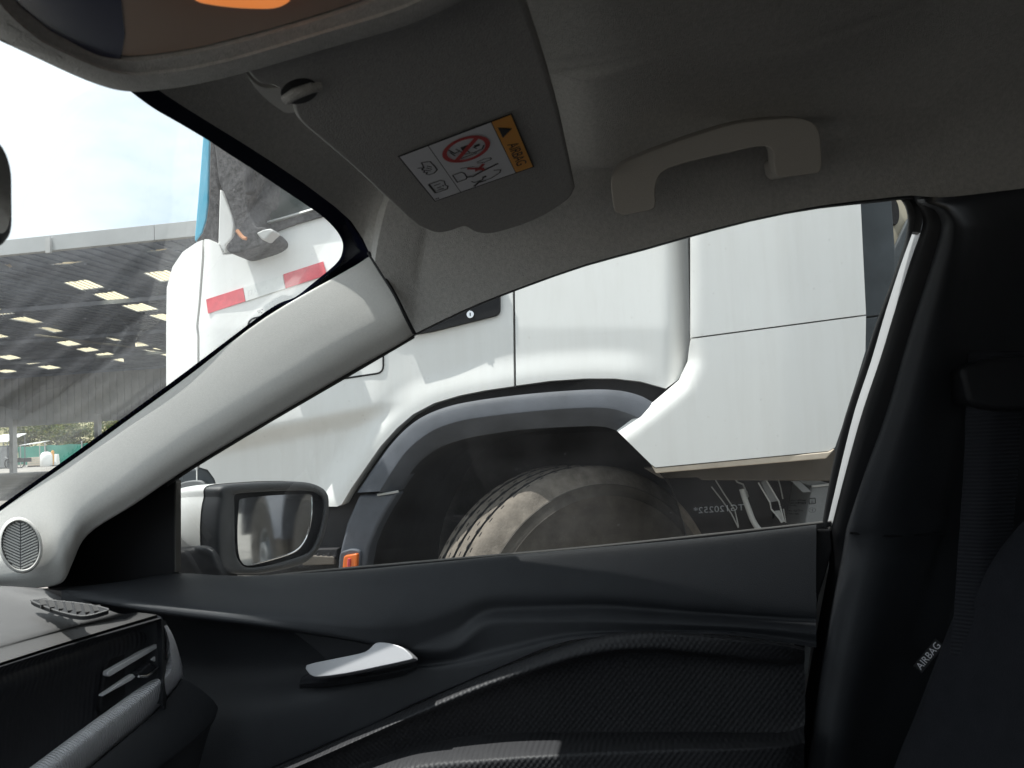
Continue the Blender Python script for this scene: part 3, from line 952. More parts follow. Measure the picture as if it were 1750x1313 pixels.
# wheel arch: liner, flare, lower flare, lamp, step, bumper
fm_ = [(648,840),(668,808),(697,768),(737,737),(782,720),(835,711),(905,703),(985,697),(1035,697),(1070,705),(1100,718)]
band = arch_s + [(1190,690),(1130,740)] + curve_px(fm_, 3)[::-1] + [(630,880),(610,930),(605,990),(545,990),(560,880)]
prism('arch_backing', [PX(u, v, TX + 0.045) for u, v in band], (0.05, 0, 0), M['under'], truck, 0)
fo = [(613,842),(640,801),(672,757),(712,720),(758,698),(815,685),(900,674),(990,667),(1050,667),(1092,676),(1122,692)]
fm = [(648,840),(668,808),(697,768),(737,737),(782,720),(835,711),(905,703),(985,697),(1035,697),(1070,705),(1100,718)]
fi = [(682,838),(694,820),(717,790),(752,765),(795,750),(850,740),(910,733),(985,729),(1025,729),(1045,733),(1066,742)]
loft('arch_flare', [[PX(u, v, TX + 0.03) for u, v in fo], [PX(u, v, TX - 0.012) for u, v in fo], [PX(u, v, TX - 0.03) for u, v in fm], [PX(u + 1, v + 2, TX - 0.027) for u, v in fm], [PX(u, v, TX + 0.04) for u, v in fi]], M['flare'], truck, 6, 5, (0.05, 0, 0), 35)
prism('arch_lower', [PX(u, v, TX - 0.005) for u, v in [(613,846),(680,842),(660,873),(643,905),(631,935),(622,985),(575,985),(581,940),(592,895)]], (0.08, 0, 0), M['flare'], truck, 0.012)
tube('arch_edge', [PX(u, v, TX - 0.008) for u, v in [(645,846),(665,843),(681,840)]], 0.004, M['pipe'], truck, 6)
# the tunnel of the wheel well
A = [[PX(u, v, TX + 0.04) for u, v in curve_px([(606,1150),(622,985),(648,905)] + fi[:-1] + [(1072,748),(1120,800),(1158,860),(1190,1000),(1200,1150)], 3)]]
A.append([p + V((0.9, 0, 0)) for p in A[0]])
loft('wheel_well', A, M['under'], truck, 1, 2, None, 80)
box('well_back', (TX + 0.95, -0.55, 0.25), (TX + 1.0, 1.0, 1.35), M['under'], truck)
# orange marker
lampm = prism('marker_lamp', [PX(u, v, TX - 0.035) for u, v in round_poly([(587,950),(611,946),(609,973),(584,976)], 5)], (0.03, 0, 0), M['orange'], truck, 0.006)
prism('lamp_bezel', [PX(u, v, TX - 0.02) for u, v in round_poly([(580,944),(600,938),(616,941),(614,980),(577,982)], 7)], (0.04, 0, 0), M['flare'], lampm, 0.006)
tube('lamp_filament', [PX(597, 955, TX - 0.038), PX(596, 968, TX - 0.038)], 0.005, M['redstrip'], lampm, 6)
prism('bumper', [PX(u, v, TX + 0.05) for u, v in [(296,850),(372,840),(400,868),(584,868),(612,846),(592,895),(580,940),(575,985),(296,985)]], (0.3, 0, 0), M['under'], truck, 0.01)
bm = bmesh.new()
prism_bm(bm, [PX(u, v, TX + 0.0) for u, v in [(470,968),(505,940),(577,938),(572,962),(520,972)]], (0.06, 0, 0))
for k in range(7):
    u = 512 + k * 9
    prism_bm(bm, [PX(uu, vv_, TX - 0.012) for uu, vv_ in [(u, 955), (u + 3, 948 - (k % 2) * 3), (u + 7, 952), (u + 6, 958)]], (0.02, 0, 0))
finish(bm, 'step', M['under'], truck, 0, 0.003)
prism('step_edge', [PX(u, v, TX - 0.015) for u, v in [(521,956),(530,950),(571,952),(571,965),(516,967)]], (0.02, 0, 0), M['underdust'], truck, 0.003)
# head lamp at the corner
hl_ = prism('headlamp', [PX(u, v, TX + 0.06) for u, v in round_poly([(296,806),(342,799),(356,803),(366,818),(372,845),(296,850)], 8)], (0.2, 0, 0), M['gaiter'], truck, 0.01)
prism('lamp_lens', [PX(u, v, TX + 0.045) for u, v in curve_px([(300,840),(304,828),(322,822),(342,822),(351,830),(353,845),(300,850)], 3, True)], (0.05, 0, 0), M['grey'], hl_, 0.012)

# wheels
def wheel_meshes():
    prof = [(0.19, 0.06), (0.225, 0.045), (0.23, 0.022), (0.25, 0.010), (0.29, 0.002), (0.37, -0.004), (0.405, -0.003), (0.409, -0.0045), (0.413, -0.002), (0.44, 0.003),
            (0.4425, 0.002), (0.445, 0.005), (0.468, 0.016), (0.482, 0.026), (0.491, 0.034), (0.497, 0.044), (0.5, 0.056)]
    tr = []
    for gcen in (0.088, 0.15, 0.212):
        tr += [(0.5, gcen - 0.0075), (0.488, gcen - 0.005), (0.488, gcen + 0.005), (0.5, gcen + 0.0075)]
    mirp = [(r, 0.30 - a) for r, a in prof[::-1]]
    P = prof + tr + mirp
    n = 120
    bm = bmesh.new()
    rings = [[bm.verts.new((a, r * math.cos(2 * math.pi * k / n), r * math.sin(2 * math.pi * k / n))) for k in range(n)] for r, a in P]
    for A_, B_ in zip(rings, rings[1:]):
        for k in range(n):
            bm.faces.new((A_[k], A_[(k + 1) % n], B_[(k + 1) % n], B_[k]))
    bmesh.ops.recalc_face_normals(bm, faces=bm.faces)
    for f in bm.faces:
        c_ = f.calc_center_median(); rr_ = math.hypot(c_.y, c_.z)
        f.material_index = 2 if (rr_ < 0.4975 and 0.07 < c_.x < 0.23 and rr_ > 0.48) else (1 if rr_ > 0.45 else 0)
    me1 = bpy.data.meshes.new('tyre'); bm.to_mesh(me1); bm.free()
    me1.polygons.foreach_set('use_smooth', [True] * len(me1.polygons)); me1.set_sharp_from_angle(angle=math.radians(35))
    bm = bmesh.new()                                   # sipes: dark notches on the tread ribs and zig-zag at the grooves
    for k in range(60):
        a = 2 * math.pi * k / 60
        for ax, L in ((0.062, 0.008), (0.119, 0.006), (0.181, 0.006), (0.238, 0.008)):
            c, s = math.cos(a + ax * 3), math.sin(a + ax * 3)
            er, et = V((0, c, s)), V((0, -s, c))
            o_ = V((ax, 0, 0)) + er * 0.4990
            prism_bm(bm, [o_ - et * 0.008 - V((0.002, 0, 0)), o_ + et * 0.007 - V((0.001, 0, 0)), o_ + et * 0.006 + V((L * 0.45, 0, 0)), o_ - et * 0.007 + V((L * 0.2, 0, 0))], er * 0.0022)
        for ax in (0.079, 0.097, 0.141, 0.159, 0.203, 0.221):
            c, s = math.cos(a), math.sin(a)
            er, et = V((0, c, s)), V((0, -s, c))
            o_ = V((ax, 0, 0)) + er * 0.4990
            prism_bm(bm, [o_ - et * 0.013, o_ - et * 0.003 + V((0.003, 0, 0)), o_ + et * 0.010 + V((0.0005, 0, 0)), o_ - et * 0.003 - V((0.0015, 0, 0))], er * 0.0018)
    bmesh.ops.recalc_face_normals(bm, faces=bm.faces)
    me2 = bpy.data.meshes.new('tread_slots'); bm.to_mesh(me2); bm.free()
    rp = [(0.0, 0.03), (0.06, 0.03), (0.07, 0.0), (0.115, 0.0), (0.12, 0.06), (0.15, 0.09), (0.185, 0.07), (0.205, 0.05), (0.21, 0.03), (0.228, 0.028), (0.228, 0.06), (0.20, 0.12)]
    n = 48
    bm = bmesh.new()
    rings = [[bm.verts.new((a, r * math.cos(2 * math.pi * k / n), r * math.sin(2 * math.pi * k / n))) for k in range(n)] for r, a in rp[1:]]
    for A_, B_ in zip(rings, rings[1:]):
        for k in range(n): bm.faces.new((A_[k], A_[(k + 1) % n], B_[(k + 1) % n], B_[k]))
    bm.faces.new(rings[0])
    for k in range(10):
        a = 2 * math.pi * k / 10
        tube_bm(bm, [V((0.07, 0.145 * math.cos(a), 0.145 * math.sin(a))), V((0.045, 0.145 * math.cos(a), 0.145 * math.sin(a)))], 0.012, 6)
    bmesh.ops.recalc_face_normals(bm, faces=bm.faces)
    me3 = bpy.data.meshes.new('rim'); bm.to_mesh(me3); bm.free()
    return me1, me2, me3
m1, m2, m3 = wheel_meshes()
for mm, k in ((m1, 'tyre'), (m1, 'tread'), (m1, 'seam'), (m2, 'seam'), (m3, 'grey')): mm.materials.append(M[k])
def place_wheel(x, y, steer):
    wl = bpy.data.objects.new('wheel', m1); COL.objects.link(wl)
    wl.parent = truck; wl.matrix_parent_inverse = Matrix.Translation(-V(truck['at']))
    R = Matrix.Rotation(math.radians(steer), 4, 'Z')
    wl.matrix_basis = Matrix.Translation((x + 0.15, y, 0.5)) @ R @ Matrix.Translation((-0.15, 0, 0))
    for nm, mm in (('tread_slots', m2), ('rim', m3)):
        c = bpy.data.objects.new(nm, mm); COL.objects.link(c); c.parent = wl
        if nm == 'tread_slots': c['kind'] = 'stuff'
    return wl
place_wheel(2.37, 0.26, 38)
for y in (-3.3, -4.65): place_wheel(2.36, y, 0)
# side fairing behind the cab
def fair_dx(u, v):
    x = 0.0
    edge = [(1180,250),(1180,575),(1176,615),(1160,650),(1120,683),(1053,735),(1122,809)]
    d = 1e9
    for (a, b), (c, e) in zip(edge[:5], edge[1:6]):
        ab = np.array((c - a, e - b), float); ap = np.array((u - a, v - b), float)
        t = max(0, min(1, ap.dot(ab) / ab.dot(ab)))
        d = min(d, float(np.linalg.norm(ap - ab * t)))
    x += 0.028 * max(0.0, 1 - d / 21.0) * sstep(560, 640, v) + 0.008 * (1 - sstep(0, 12, d))
    x += 0.0001 * max(0, u - 1340)
    return x
panel('fairing_upper', [(1181,120),(1466,120),(1471,350),(1480,537.5),(1181,577)], TX - 0.05, M['truck'], truck, fair_dx, 0.05, 0.016, 0.006)
fl = panel('fairing_lower', [(1181,579.5),(1480,540),(1479,600),(1462,656),(1443,718),(1427,765),(1416,771),(1120,799),(1113,794),(1054,736),(1078,718),(1120,684),(1160,650),(1176,616)], TX - 0.05, M['truck'], truck, fair_dx, 0.05, 0.016, 0.006)
prism('fairing_dirt_edge', [PX(u, v, TX - 0.048) for u, v in [(1113,796),(1120,800.5),(1416,772.5),(1427,767),(1412,784),(1121,809)]], (0.05, 0, 0), M['dusty'], truck, 0.003)
prism('fairing_backing', [PX(u, v, TX + 0.02) for u, v in [(1190,120),(1462,120),(1470,540),(1465,640),(1420,762),(1130,790),(1075,740),(1178,640)]], (0.25, 0, 0), M['under'], truck, 0)
gp = prism('gap_panel', [PX(u, v, TX + 0.22) for u, v in [(1400,100),(1519,100),(1524,345),(1530,430),(1530,536),(1470,543),(1400,543)]], (0.05, 0, 0), M['gaiter'], truck, 0.004)
prism('gap_panel', [PX(u, v, TX + 0.22) for u, v in [(1400,546),(1470,545),(1530,538),(1545,800),(1380,800)]], (0.05, 0, 0), M['gaiter'], truck, 0.004)
by = PX(1505, 300, TX + 0.40).y
body_ = box('cargo_body', (TX + 0.40, -9.5, 1.30), (TX + 2.3, by, 3.2), M['beige'], truck, 0.02)
bm = bmesh.new()
c0 = PX(1529, 362, TX + 0.385)
prism_bm(bm, [c0 + V((0, math.cos(a) * 0.014, math.sin(a) * 0.043)) for a in np.linspace(0, 2 * math.pi, 24)[:-1]], (0.02, 0, 0))
finish(bm, 'oval_port', M['under'], body_, 40)
prism('cargo_shadow', [PX(u, v, TX + 0.36) for u, v in [(1529,424),(1553,372),(1700,250),(1700,800),(1480,800)]], (0.03, 0, 0), M['gaiter'], truck, 0.004)  # dark sheet cut to the diagonal shadow over the cargo body
# chassis under the fairing
box('chassis_rail', (TX + 0.55, -9.3, 0.78), (TX + 0.65, 0.0, 1.05), M['under'], truck)
prism('side_skirt', [PX(u, v, TX + 0.10) for u, v in [(1100,800),(1440,770),(1440,822),(1200,821),(1192,816),(1130,818)]], (0.06, 0, 0), M['underdust'], truck, 0.004)
box('air_tank_backing', (TX + 0.75, -1.3, 0.3), (TX + 0.8, 0.5, 1.1), M['under'], truck)
tube('exhaust_pipe', [PX(u, v, TX + 0.14) for u, v in [(1268,836),(1272,850),(1280,872),(1287,890),(1298,906),(1320,925)]], 0.0085, M['pipe'], truck, 10, sub=3)
tube('air_hose', [PX(u, v, TX + 0.16) for u, v in [(1256,818),(1260,824),(1270,828),(1274,838),(1279,850),(1276,840)]], 0.0028, M['pipe'], truck, 6)
prism('bracket', [PX(u, v, TX + 0.13) for u, v in round_poly([(1300,823),(1309,820),(1331,856),(1316,859)], 3)], (0.01, 0, 0), M['grey'], truck, 0.002)
tube('bracket_edge', [PX(u, v, TX + 0.125) for u, v in [(1296,825),(1316,859),(1318,870),(1337,893)]], 0.0024, M['pipe'], truck, 6)
tube('bracket_edge', [PX(u, v, TX + 0.125) for u, v in [(1309,820),(1331,857),(1340,892)]], 0.0024, M['pipe'], truck, 6)
prism('bracket', [PX(u, v, TX + 0.13) for u, v in [(1324,874),(1333,873),(1340,890),(1335,894)]], (0.01, 0, 0), M['pipe'], truck, 0.001)
for px in ([(1223,821),(1238,845),(1256,872),(1262,900)], [(1216,832),(1234,855),(1250,878),(1262,902)], [(1330,819),(1334,833),(1338,853)], [(1339,870),(1343,893)]):
    tube('brake_line', [PX(u, v, TX + 0.2) for u, v in px], 0.0022, M['pipe'], truck, 5)
bx_ = prism('battery_box', [PX(u, v, TX + 0.12) for u, v in [(1387,832),(1424,828),(1424,915),(1372,915),(1380,870)]], (0.3, 0, 0), M['grey'], truck, 0.005)
tube('box_edge', [PX(u, v, TX + 0.115) for u, v in [(1387,831),(1400,830),(1424,827)]], 0.004, M['pipe'], bx_, 6)
prism('strap', [PX(u, v, TX + 0.11) for u, v in [(1352,822),(1366,821),(1387,841),(1372,842)]], (0.01, 0, 0), M['grey'], truck, 0.002)
for y0 in (-3.3, -4.65):
    bm = bmesh.new()
    prism_bm(bm, [(TX + 0.02, y0 + r * math.cos(a), 0.55 + r * math.sin(a)) for r, aa in ((0.60, np.linspace(0.2, 2.94, 14)), (0.57, np.linspace(2.94, 0.2, 14))) for a in aa], (0.4, 0, 0))
    finish(bm, 'mudguard', M['flare'], truck, 50)
box('axle', (TX + 0.3, 0.16, 0.42), (TX + 2.0, 0.34, 0.58), M['under'], truck)

# ================================================================== CAR (the camera is inside it)
car = root('car', (0.37, -0.3, 0), 'white car seen from its driver side, with grey headlining and black door trim', 'car')
CX = 0.37                                                # centre line of the car
def mirx(p): return V((2 * CX - p.x, p.y, p.z))
GZ = CAM.z - 0.15
GN = (1, 0, 0.42)
def PG(u, v, x): return PP(u, v, (x, 0, GZ), GN)         # planes parallel to the leaning side glass

# ---- headliner: edge polyline (header, pillar seam, window top, rear), swept in to the roof
hdr = [(632,434),(620,408),(600,378),(572,353),(520,314),(471,281),(420,248),(376,221),(310,180),(261,148)]
P = []
for i, (u, v) in enumerate(hdr[::-1]):
    k = i / (len(hdr) - 1)
    P.append(PY(u, v, 0.345 - 0.035 * k ** 1.5))
Pc = V((CX, 0.374, PY(-8, 15, 0.374).z))
front = [Pc, Pc.lerp(P[0], 0.5) + V((0, 0.004, 0.002))] + P
seamp = [PG(u, v, 0.97) for u, v in [(641,448),(650,462),(662,482),(674,503),(684,526),(694,546),(703,562)]]
wint = [(708,571),(760,545),(820,518),(900,487),(1000,452),(1100,425),(1170,405),(1280,376),(1400,352),(1500,340),(1560,334),(1600,338),(1660,333),(1750,322),(1950,300)]
winp = [PG(u, v, 0.97) for u, v in curve_px(wint, 2)]
lastp = winp[-1]
rear = [V((lastp.x, y, lastp.z - 0.02 * i)) for i, y in enumerate((-0.9, -1.2, -1.45))] + [V((0.70, -1.62, lastp.z - 0.05)), V((CX, -1.66, lastp.z - 0.04))]
halfP = front + seamp + winp + rear
fullP = halfP + [mirx(p) for p in halfP[-2:0:-1]]
pan_px = [(935,-400),(955,-20),(968,70),(980,160),(990,246),(1003,267),(1022,270),(1060,265),(1133,248),(1240,214),(1303,194),(1386,180),(1428,196),(1444,225),(1452,262),(1480,276),(1560,262),(1900,240),(2600,240),(2600,-400)]
def poly_sd(u, v, poly):
    """signed distance in pixels, positive inside"""
    d = 1e9; c = False
    for i in range(len(poly)):
        (x1, y1), (x0, y0) = poly[i], poly[i - 1]
        dx, dy = x1 - x0, y1 - y0
        t = max(0, min(1, ((u - x0) * dx + (v - y0) * dy) / (dx * dx + dy * dy)))
        d = min(d, math.hypot(u - x0 - t * dx, v - y0 - t * dy))
        if (y1 > v) != (y0 > v) and u < (x0 - x1) * (v - y1) / (y0 - y1) + x1: c = not c
    return d if c else -d
ROOFZ = CAM.z + 0.315
A = []
NR = 120
fullPa = np.array([tuple(p) for p in fullP])
# resample the edge evenly so that the grid is dense where the photo looks
seg = np.linalg.norm(np.diff(np.vstack([fullPa, fullPa[:1]]), axis=0), axis=1)
cum = np.concatenate([[0], np.cumsum(seg)])
NS = 900
ts = np.linspace(0, cum[-1], NS)
ring = np.stack([np.interp(ts, cum, np.append(fullPa[:, k], fullPa[0, k])) for k in range(3)], 1)
ctr = np.array((CX, -0.62))
for i in range(NR + 1):
    t = i / NR
    row = []
    for p in ring:
        q = np.array((CX + (p[0] - CX) * 0.58, ctr[1] + (p[1] - ctr[1]) * 0.80, ROOFZ))
        k1 = np.array((p[0] + (q[0] - p[0]) * 0.12, p[1] + (q[1] - p[1]) * 0.12, p[2] + (ROOFZ - p[2]) * 0.72))
        k2 = np.array((p[0] + (q[0] - p[0]) * 0.45, p[1] + (q[1] - p[1]) * 0.45, ROOFZ))
        if t <= 0.7:
            s = t / 0.7
            r_ = (1 - s)**3 * p + 3 * (1 - s)**2 * s * k1 + 3 * (1 - s) * s * s * k2 + s**3 * q
        else:
            s = (t - 0.7) / 0.3
            r_ = np.array((q[0] + (ctr[0] - q[0]) * s * 0.98, q[1] + (ctr[1] - q[1]) * s * 0.98, ROOFZ + 0.008 * s))
        row.append(r_)
    A.append(row)
A = np.array(A)
for i in range(A.shape[0]):
    for j in range(A.shape[1]):
        p = V(A[i, j])
        if (p - CAM).dot(FWD) < 0.15: continue
        u, v = uv_of(p)
        if 850 < u < 2000 and -350 < v < 420:
            sd = poly_sd(u, v, pan_px)
            wdt = 20 + 20 * sstep(1380, 1480, u)
            A[i, j, 2] -= 0.020 * sstep(-wdt, wdt * 0.6, sd) * (1 - sstep(1330, 1620, u))
for _ in range(14):                                       # ease the pressed-in lip
    Z = A[:, :, 2]
    Zs = 0.25 * (np.roll(Z, 1, 1) + np.roll(Z, -1, 1)) + 0.25 * (np.roll(Z, 1, 0) + np.roll(Z, -1, 0))
    A[12:-6, :, 2] = 0.4 * Z[12:-6] + 0.6 * Zs[12:-6]
hl_o = grid_obj('headliner', A, M['headliner'], car, None, 60)
# outer roof skin and rails that keep the daylight out
bm = bmesh.new()
rr = [V(p) for p in ring[::6]]
prism_bm(bm, [(CX + (p.x - CX) * 0.97, p.y * 0.985, CAM.z + 0.345) for p in rr], (0, 0, 0.02))
finish(bm, 'roof', M['paint'], car, 30)
rail = [p + V((0.035, 0.0, 0.035)) for p in [V(x) for x in fullP[len(front):len(front) + len(seamp) + len(winp) + 3]]]
rows = [[p + V((-0.028, 0, -0.03)) for p in rail], [p + V((0.0, 0, 0.02)) for p in rail], [p + V((-0.06, 0, 0.075)) for p in rail]]
loft('roof_rail', rows, M['frit'], car, 1, 2, (-0.006, 0, 0.006))
loft('roof_rail', [[mirx(p) for p in r] for r in rows], M['frit'], car, 1, 2, (0.006, 0, 0.006))
hp_ = [V(x) for x in front]
hfull = [mirx(p) for p in hp_[:0:-1]] + hp_
loft('roof_header', [[p + V((0, 0.004, 0.002)) for p in hfull], [p + V((0, 0.02, 0.02)) for p in hfull], [p + V((0, -0.05, 0.10)) for p in hfull]], M['frit'], car, 1, 2, (0, 0.004, 0.004))

# ---- overhead console with its amber map lamp
CX2 = 0.327
def closed_ring(px, z):
    h = [PZ(u, v, z) for u, v in px]
    h[0].x = CX2; h[-1].x = CX2
    return h + [V((2 * CX2 - p.x, p.y, p.z)) for p in h[-2:0:-1]]
o_out = curve_px([(0,62),(60,90),(120,118),(170,138),(210,148),(255,148),(330,137),(420,115),(560,73),(700,32),(800,-14),(870,-60),(905,-105)], 3)
o_l2 = curve_px([(-6,32),(60,66),(120,96),(170,117),(210,127),(250,128),(330,118),(420,97),(560,55),(680,18),(770,-24),(830,-65),(860,-110)], 3)
o_in = curve_px([(-12,-8),(55,38),(115,72),(165,97),(205,104),(245,104),(330,92),(420,70),(540,36),(640,2),(720,-36),(780,-75),(812,-118)], 3)
rg = [closed_ring(o_out, 0.214)]
rings3 = [[p + V((0, 0, 0.075)) for p in rg[0]], rg[0], closed_ring(o_l2, 0.204), [p + V((0, 0, 0.0015)) for p in closed_ring(o_l2, 0.204)], closed_ring(o_in, 0.2075), [p + V((0, 0, 0.004)) for p in closed_ring(o_in, 0.2075)]]
for r_ in rings3: r_.append(r_[0])
con = loft('overhead_console', rings3, M['headliner'], car, 2, 3, None, 60)
inn = closed_ring(o_in, 0.2060)
lens_px = [(318,-16),(334,4),(360,11),(400,16),(440,18),(470,17),(492,9),(498,-2),(496,-30),(440,-60),(350,-55)]
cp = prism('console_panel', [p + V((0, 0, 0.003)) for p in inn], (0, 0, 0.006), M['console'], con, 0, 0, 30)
prism('map_lamp', [PZ(u, v, 0.203) for u, v in curve_px(lens_px, 3, True)], (0, 0, 0.009), M['lens'], con, 0.002)
lid = [(u, v) for u, v in o_in if u < 206] 
reflection_poly = [PZ(u, v, 0.2085) for u, v in [(-12, -60)] + lid + [(207, 104), (214, 60), (208, 0), (200, -60)]]
prism('console_reflection', reflection_poly, (0, 0, 0.004), M['lid'], con, 0.0015)  # dark reflection on the console modelled as a separate navy piece

# ---- passenger sun visor with its clip and airbag label
VN = V((0.08, 0.15, 1.0)).normalized()
VP = (0.72, 0.066, CAM.z + 0.215)
def PV(u, v, off=0.0): return PP(u, v, V(VP) - VN * off, VN)
vis = curve_px([(300,10),(380,70),(419,119),(431,135),(444,145),(466,149),(484,160),(499,178),(505,198),(523,219),(600,284),(700,376),(728,393),(748,399),(775,394),(792,388),(803,393),(817,399),(846,399),(914,377),(962,349),(981,328),(979,302),(949,171),(894,0),(870,-70),(830,-125),(560,-130),(350,-60)], 3, True)
sv = prism('sun_visor', [PV(u, v) for u, v in vis], VN * 0.020, M['visor'], car, 0.009, 5, 60)
clip = curve_px([(418,122),(430,141),(452,167),(484,191),(500,193),(511,187),(508,172),(497,155),(480,151),(462,151),(444,147),(431,137)], 3, True)
prism('visor_clip', [PV(u, v, -0.003) for u, v in clip], VN * 0.016, M['pillar'], sv, 0.004, 3)
hole = [(512 + 32 * math.cos(a), 157 + 21 * math.sin(a) - 4 * math.cos(a)) for a in np.linspace(0, 6.283, 25)[:-1]]
prism('clip_recess', [PV(u, v, 0.0006) for u, v in hole], VN * 0.0012, M['rubber'], sv, 0)
tube('clip_bar', [PV(488, 170, 0.002), PV(505, 160, 0.003), PV(530, 150, 0.002), PV(548, 146, 0.0)], 0.0035, M['headliner'], sv, 8)
prism('clip_tab', [PV(u, v, 0.0022) for u, v in round_poly([(512,155),(532,144),(542,152),(524,164)], 3)], VN * 0.0018, M['headliner'], sv, 0)
# label: frame s (towards the rear, the label's own "up") and t (its reading direction)
LA, LB, LD = PV(683, 268, 0.0012), PV(873, 196, 0.0012), PV(744, 343, 0.0012)
def L(t, s, h=0): return LA + (LB - LA) * s + (LD - LA) * t - VN * h
bm = bmesh.new()
def quad(t0, s0, t1, s1, mi, h):
    f = bm.faces.new([bm.verts.new(L(*p, h)) for p in ((t0, s0), (t1, s0), (t1, s1), (t0, s1))]); f.material_index = mi
def stroke(pts_, wd, mi, h=0.0006):
    for (a, b) in zip(pts_, pts_[1:]):
        A_, B_ = L(*a, h), L(*b, h)
        d = (B_ - A_)
        if d.length < 1e-6: continue
        n_ = d.cross(VN).normalized() * wd / 2
        e_ = d.normalized() * wd * 0.3
        f = bm.faces.new([bm.verts.new(x) for x in (A_ - n_ - e_, B_ - n_ + e_, B_ + n_ + e_, A_ + n_ - e_)]); f.material_index = mi
quad(-0.02, -0.012, 1.02, 1.012, 1, 0.0)
quad(0, 0, 1, 0.265, 0, 0.0002); quad(0, 0.272, 1, 0.828, 0, 0.0002); quad(0, 0.835, 1, 1, 2, 0.0002)
def tri(pts_, mi, h):
    f = bm.faces.new([bm.verts.new(L(*p, h)) for p in pts_]); f.material_index = mi
tri([(0.11, 0.862), (0.30, 0.862), (0.205, 0.965)], 1, 0.0004)
ut, us = (LD - LA), (LB - LA)
text_bm(bm, 'AIRBAG', L(0.665, 0.912), ut, us, us.length * 0.10, 1, lift=-VN * 0.0004, spacing=0.92)
# prohibition ring with bar
tc_, sc2, rt, rs = 0.262, 0.535, 0.205, 0.215
n = 40
for k in range(n):
    a0, a1 = 2 * math.pi * k / n, 2 * math.pi * (k + 1) / n
    f = bm.faces.new([bm.verts.new(L(tc_ + rt * r * math.cos(a), sc2 + rs * r * math.sin(a), 0.0007)) for r, a in ((1, a0), (1, a1), (0.8, a1), (0.8, a0))]); f.material_index = 3
stroke([(tc_ + rt * 0.62, sc2 - rs * 0.62), (tc_ - rt * 0.62, sc2 + rs * 0.62)], 0.0038, 3, 0.0009)
W1 = 0.0011
for pl in ([(0.17, 0.40), (0.26, 0.43), (0.25, 0.48)], [(0.20, 0.46), (0.28, 0.49), (0.27, 0.53), (0.33, 0.55)], [(0.22, 0.40), (0.30, 0.42)],
           [(0.33, 0.50), (0.36, 0.58), (0.35, 0.66), (0.30, 0.69)], [(0.27, 0.60), (0.31, 0.62)], [(0.38, 0.45), (0.38, 0.60)]):
    stroke(pl, W1, 1)
for t0, s0, t1, s1 in ((0.20, 0.50, 0.27, 0.57), (0.25, 0.61, 0.285, 0.66)): quad(t0, s0, t1, s1, 1, 0.0005)
# air bag box, person and child seat in profile
stroke([(0.62, 0.30), (0.62, 0.385), (0.66, 0.405), (0.75, 0.405), (0.78, 0.385), (0.78, 0.30), (0.62, 0.30)], W1, 1)
stroke([(0.75, 0.41), (0.775, 0.46), (0.74, 0.55), (0.72, 0.64), (0.70, 0.72)], 0.0020, 1)
stroke([(0.80, 0.66), (0.83, 0.72), (0.88, 0.70), (0.93, 0.60), (0.93, 0.52), (0.90, 0.47)], W1, 1)
stroke([(0.86, 0.42), (0.90, 0.44), (0.90, 0.52), (0.86, 0.54)], W1, 1)
quad(0.845, 0.53, 0.875, 0.57, 1, 0.0005)
stroke([(0.97, 0.42), (0.93, 0.47), (0.935, 0.54)], 0.0022, 1)
for pl in ([(0.60, 0.46), (0.66, 0.53), (0.69, 0.58)], [(0.62, 0.60), (0.67, 0.55)], [(0.69, 0.55), (0.72, 0.58)]): stroke(pl, 0.0028, 3)
tri([(0.63, 0.52), (0.70, 0.50), (0.69, 0.60)], 3, 0.0006)
stroke([(0.54, 0.56), (0.53, 0.63), (0.55, 0.69), (0.58, 0.69), (0.59, 0.62), (0.56, 0.56)], W1 * 0.8, 1)
stroke([(0.55, 0.40), (0.60, 0.52)], W1 * 0.6, 1)
# hand with pointing finger, and the open manual with an i
for pl in ([(0.21, 0.13), (0.24, 0.20), (0.34, 0.21), (0.42, 0.21), (0.46, 0.17), (0.46, 0.12), (0.43, 0.10), (0.40, 0.12)],
           [(0.21, 0.13), (0.30, 0.12), (0.33, 0.09), (0.36, 0.11), (0.38, 0.09), (0.41, 0.11)], [(0.28, 0.07), (0.31, 0.12)],
           [(0.36, 0.12), (0.40, 0.15)], [(0.33, 0.14), (0.38, 0.17)], [(0.30, 0.155), (0.34, 0.18)]): stroke(pl, W1, 1)
for pl in ([(0.63, 0.06), (0.63, 0.17), (0.67, 0.20), (0.75, 0.185), (0.79, 0.20), (0.84, 0.175), (0.84, 0.06), (0.63, 0.06)], [(0.75, 0.10), (0.75, 0.14)], [(0.69, 0.09), (0.69, 0.15)], [(0.80, 0.09), (0.80, 0.15)]):
    stroke(pl, W1, 1)
quad(0.63, 0.045, 0.84, 0.065, 1, 0.0005); quad(0.735, 0.155, 0.765, 0.17, 1, 0.0005)
quad(0.95, 0.012, 0.975, 0.03, 1, 0.0005); quad(0.95, 0.034, 0.975, 0.05, 1, 0.0005)
for k in range(9): quad(0.962, 0.09 + k * 0.019, 0.972, 0.10 + k * 0.019, 4, 0.0005)
lab = finish(bm, 'warning_label', [M['sticker'], M['ink'], M['amber'], M['red'], M['etch']], sv, 0)
lab['label'] = 'airbag warning label with an amber AIRBAG band and pictograms'

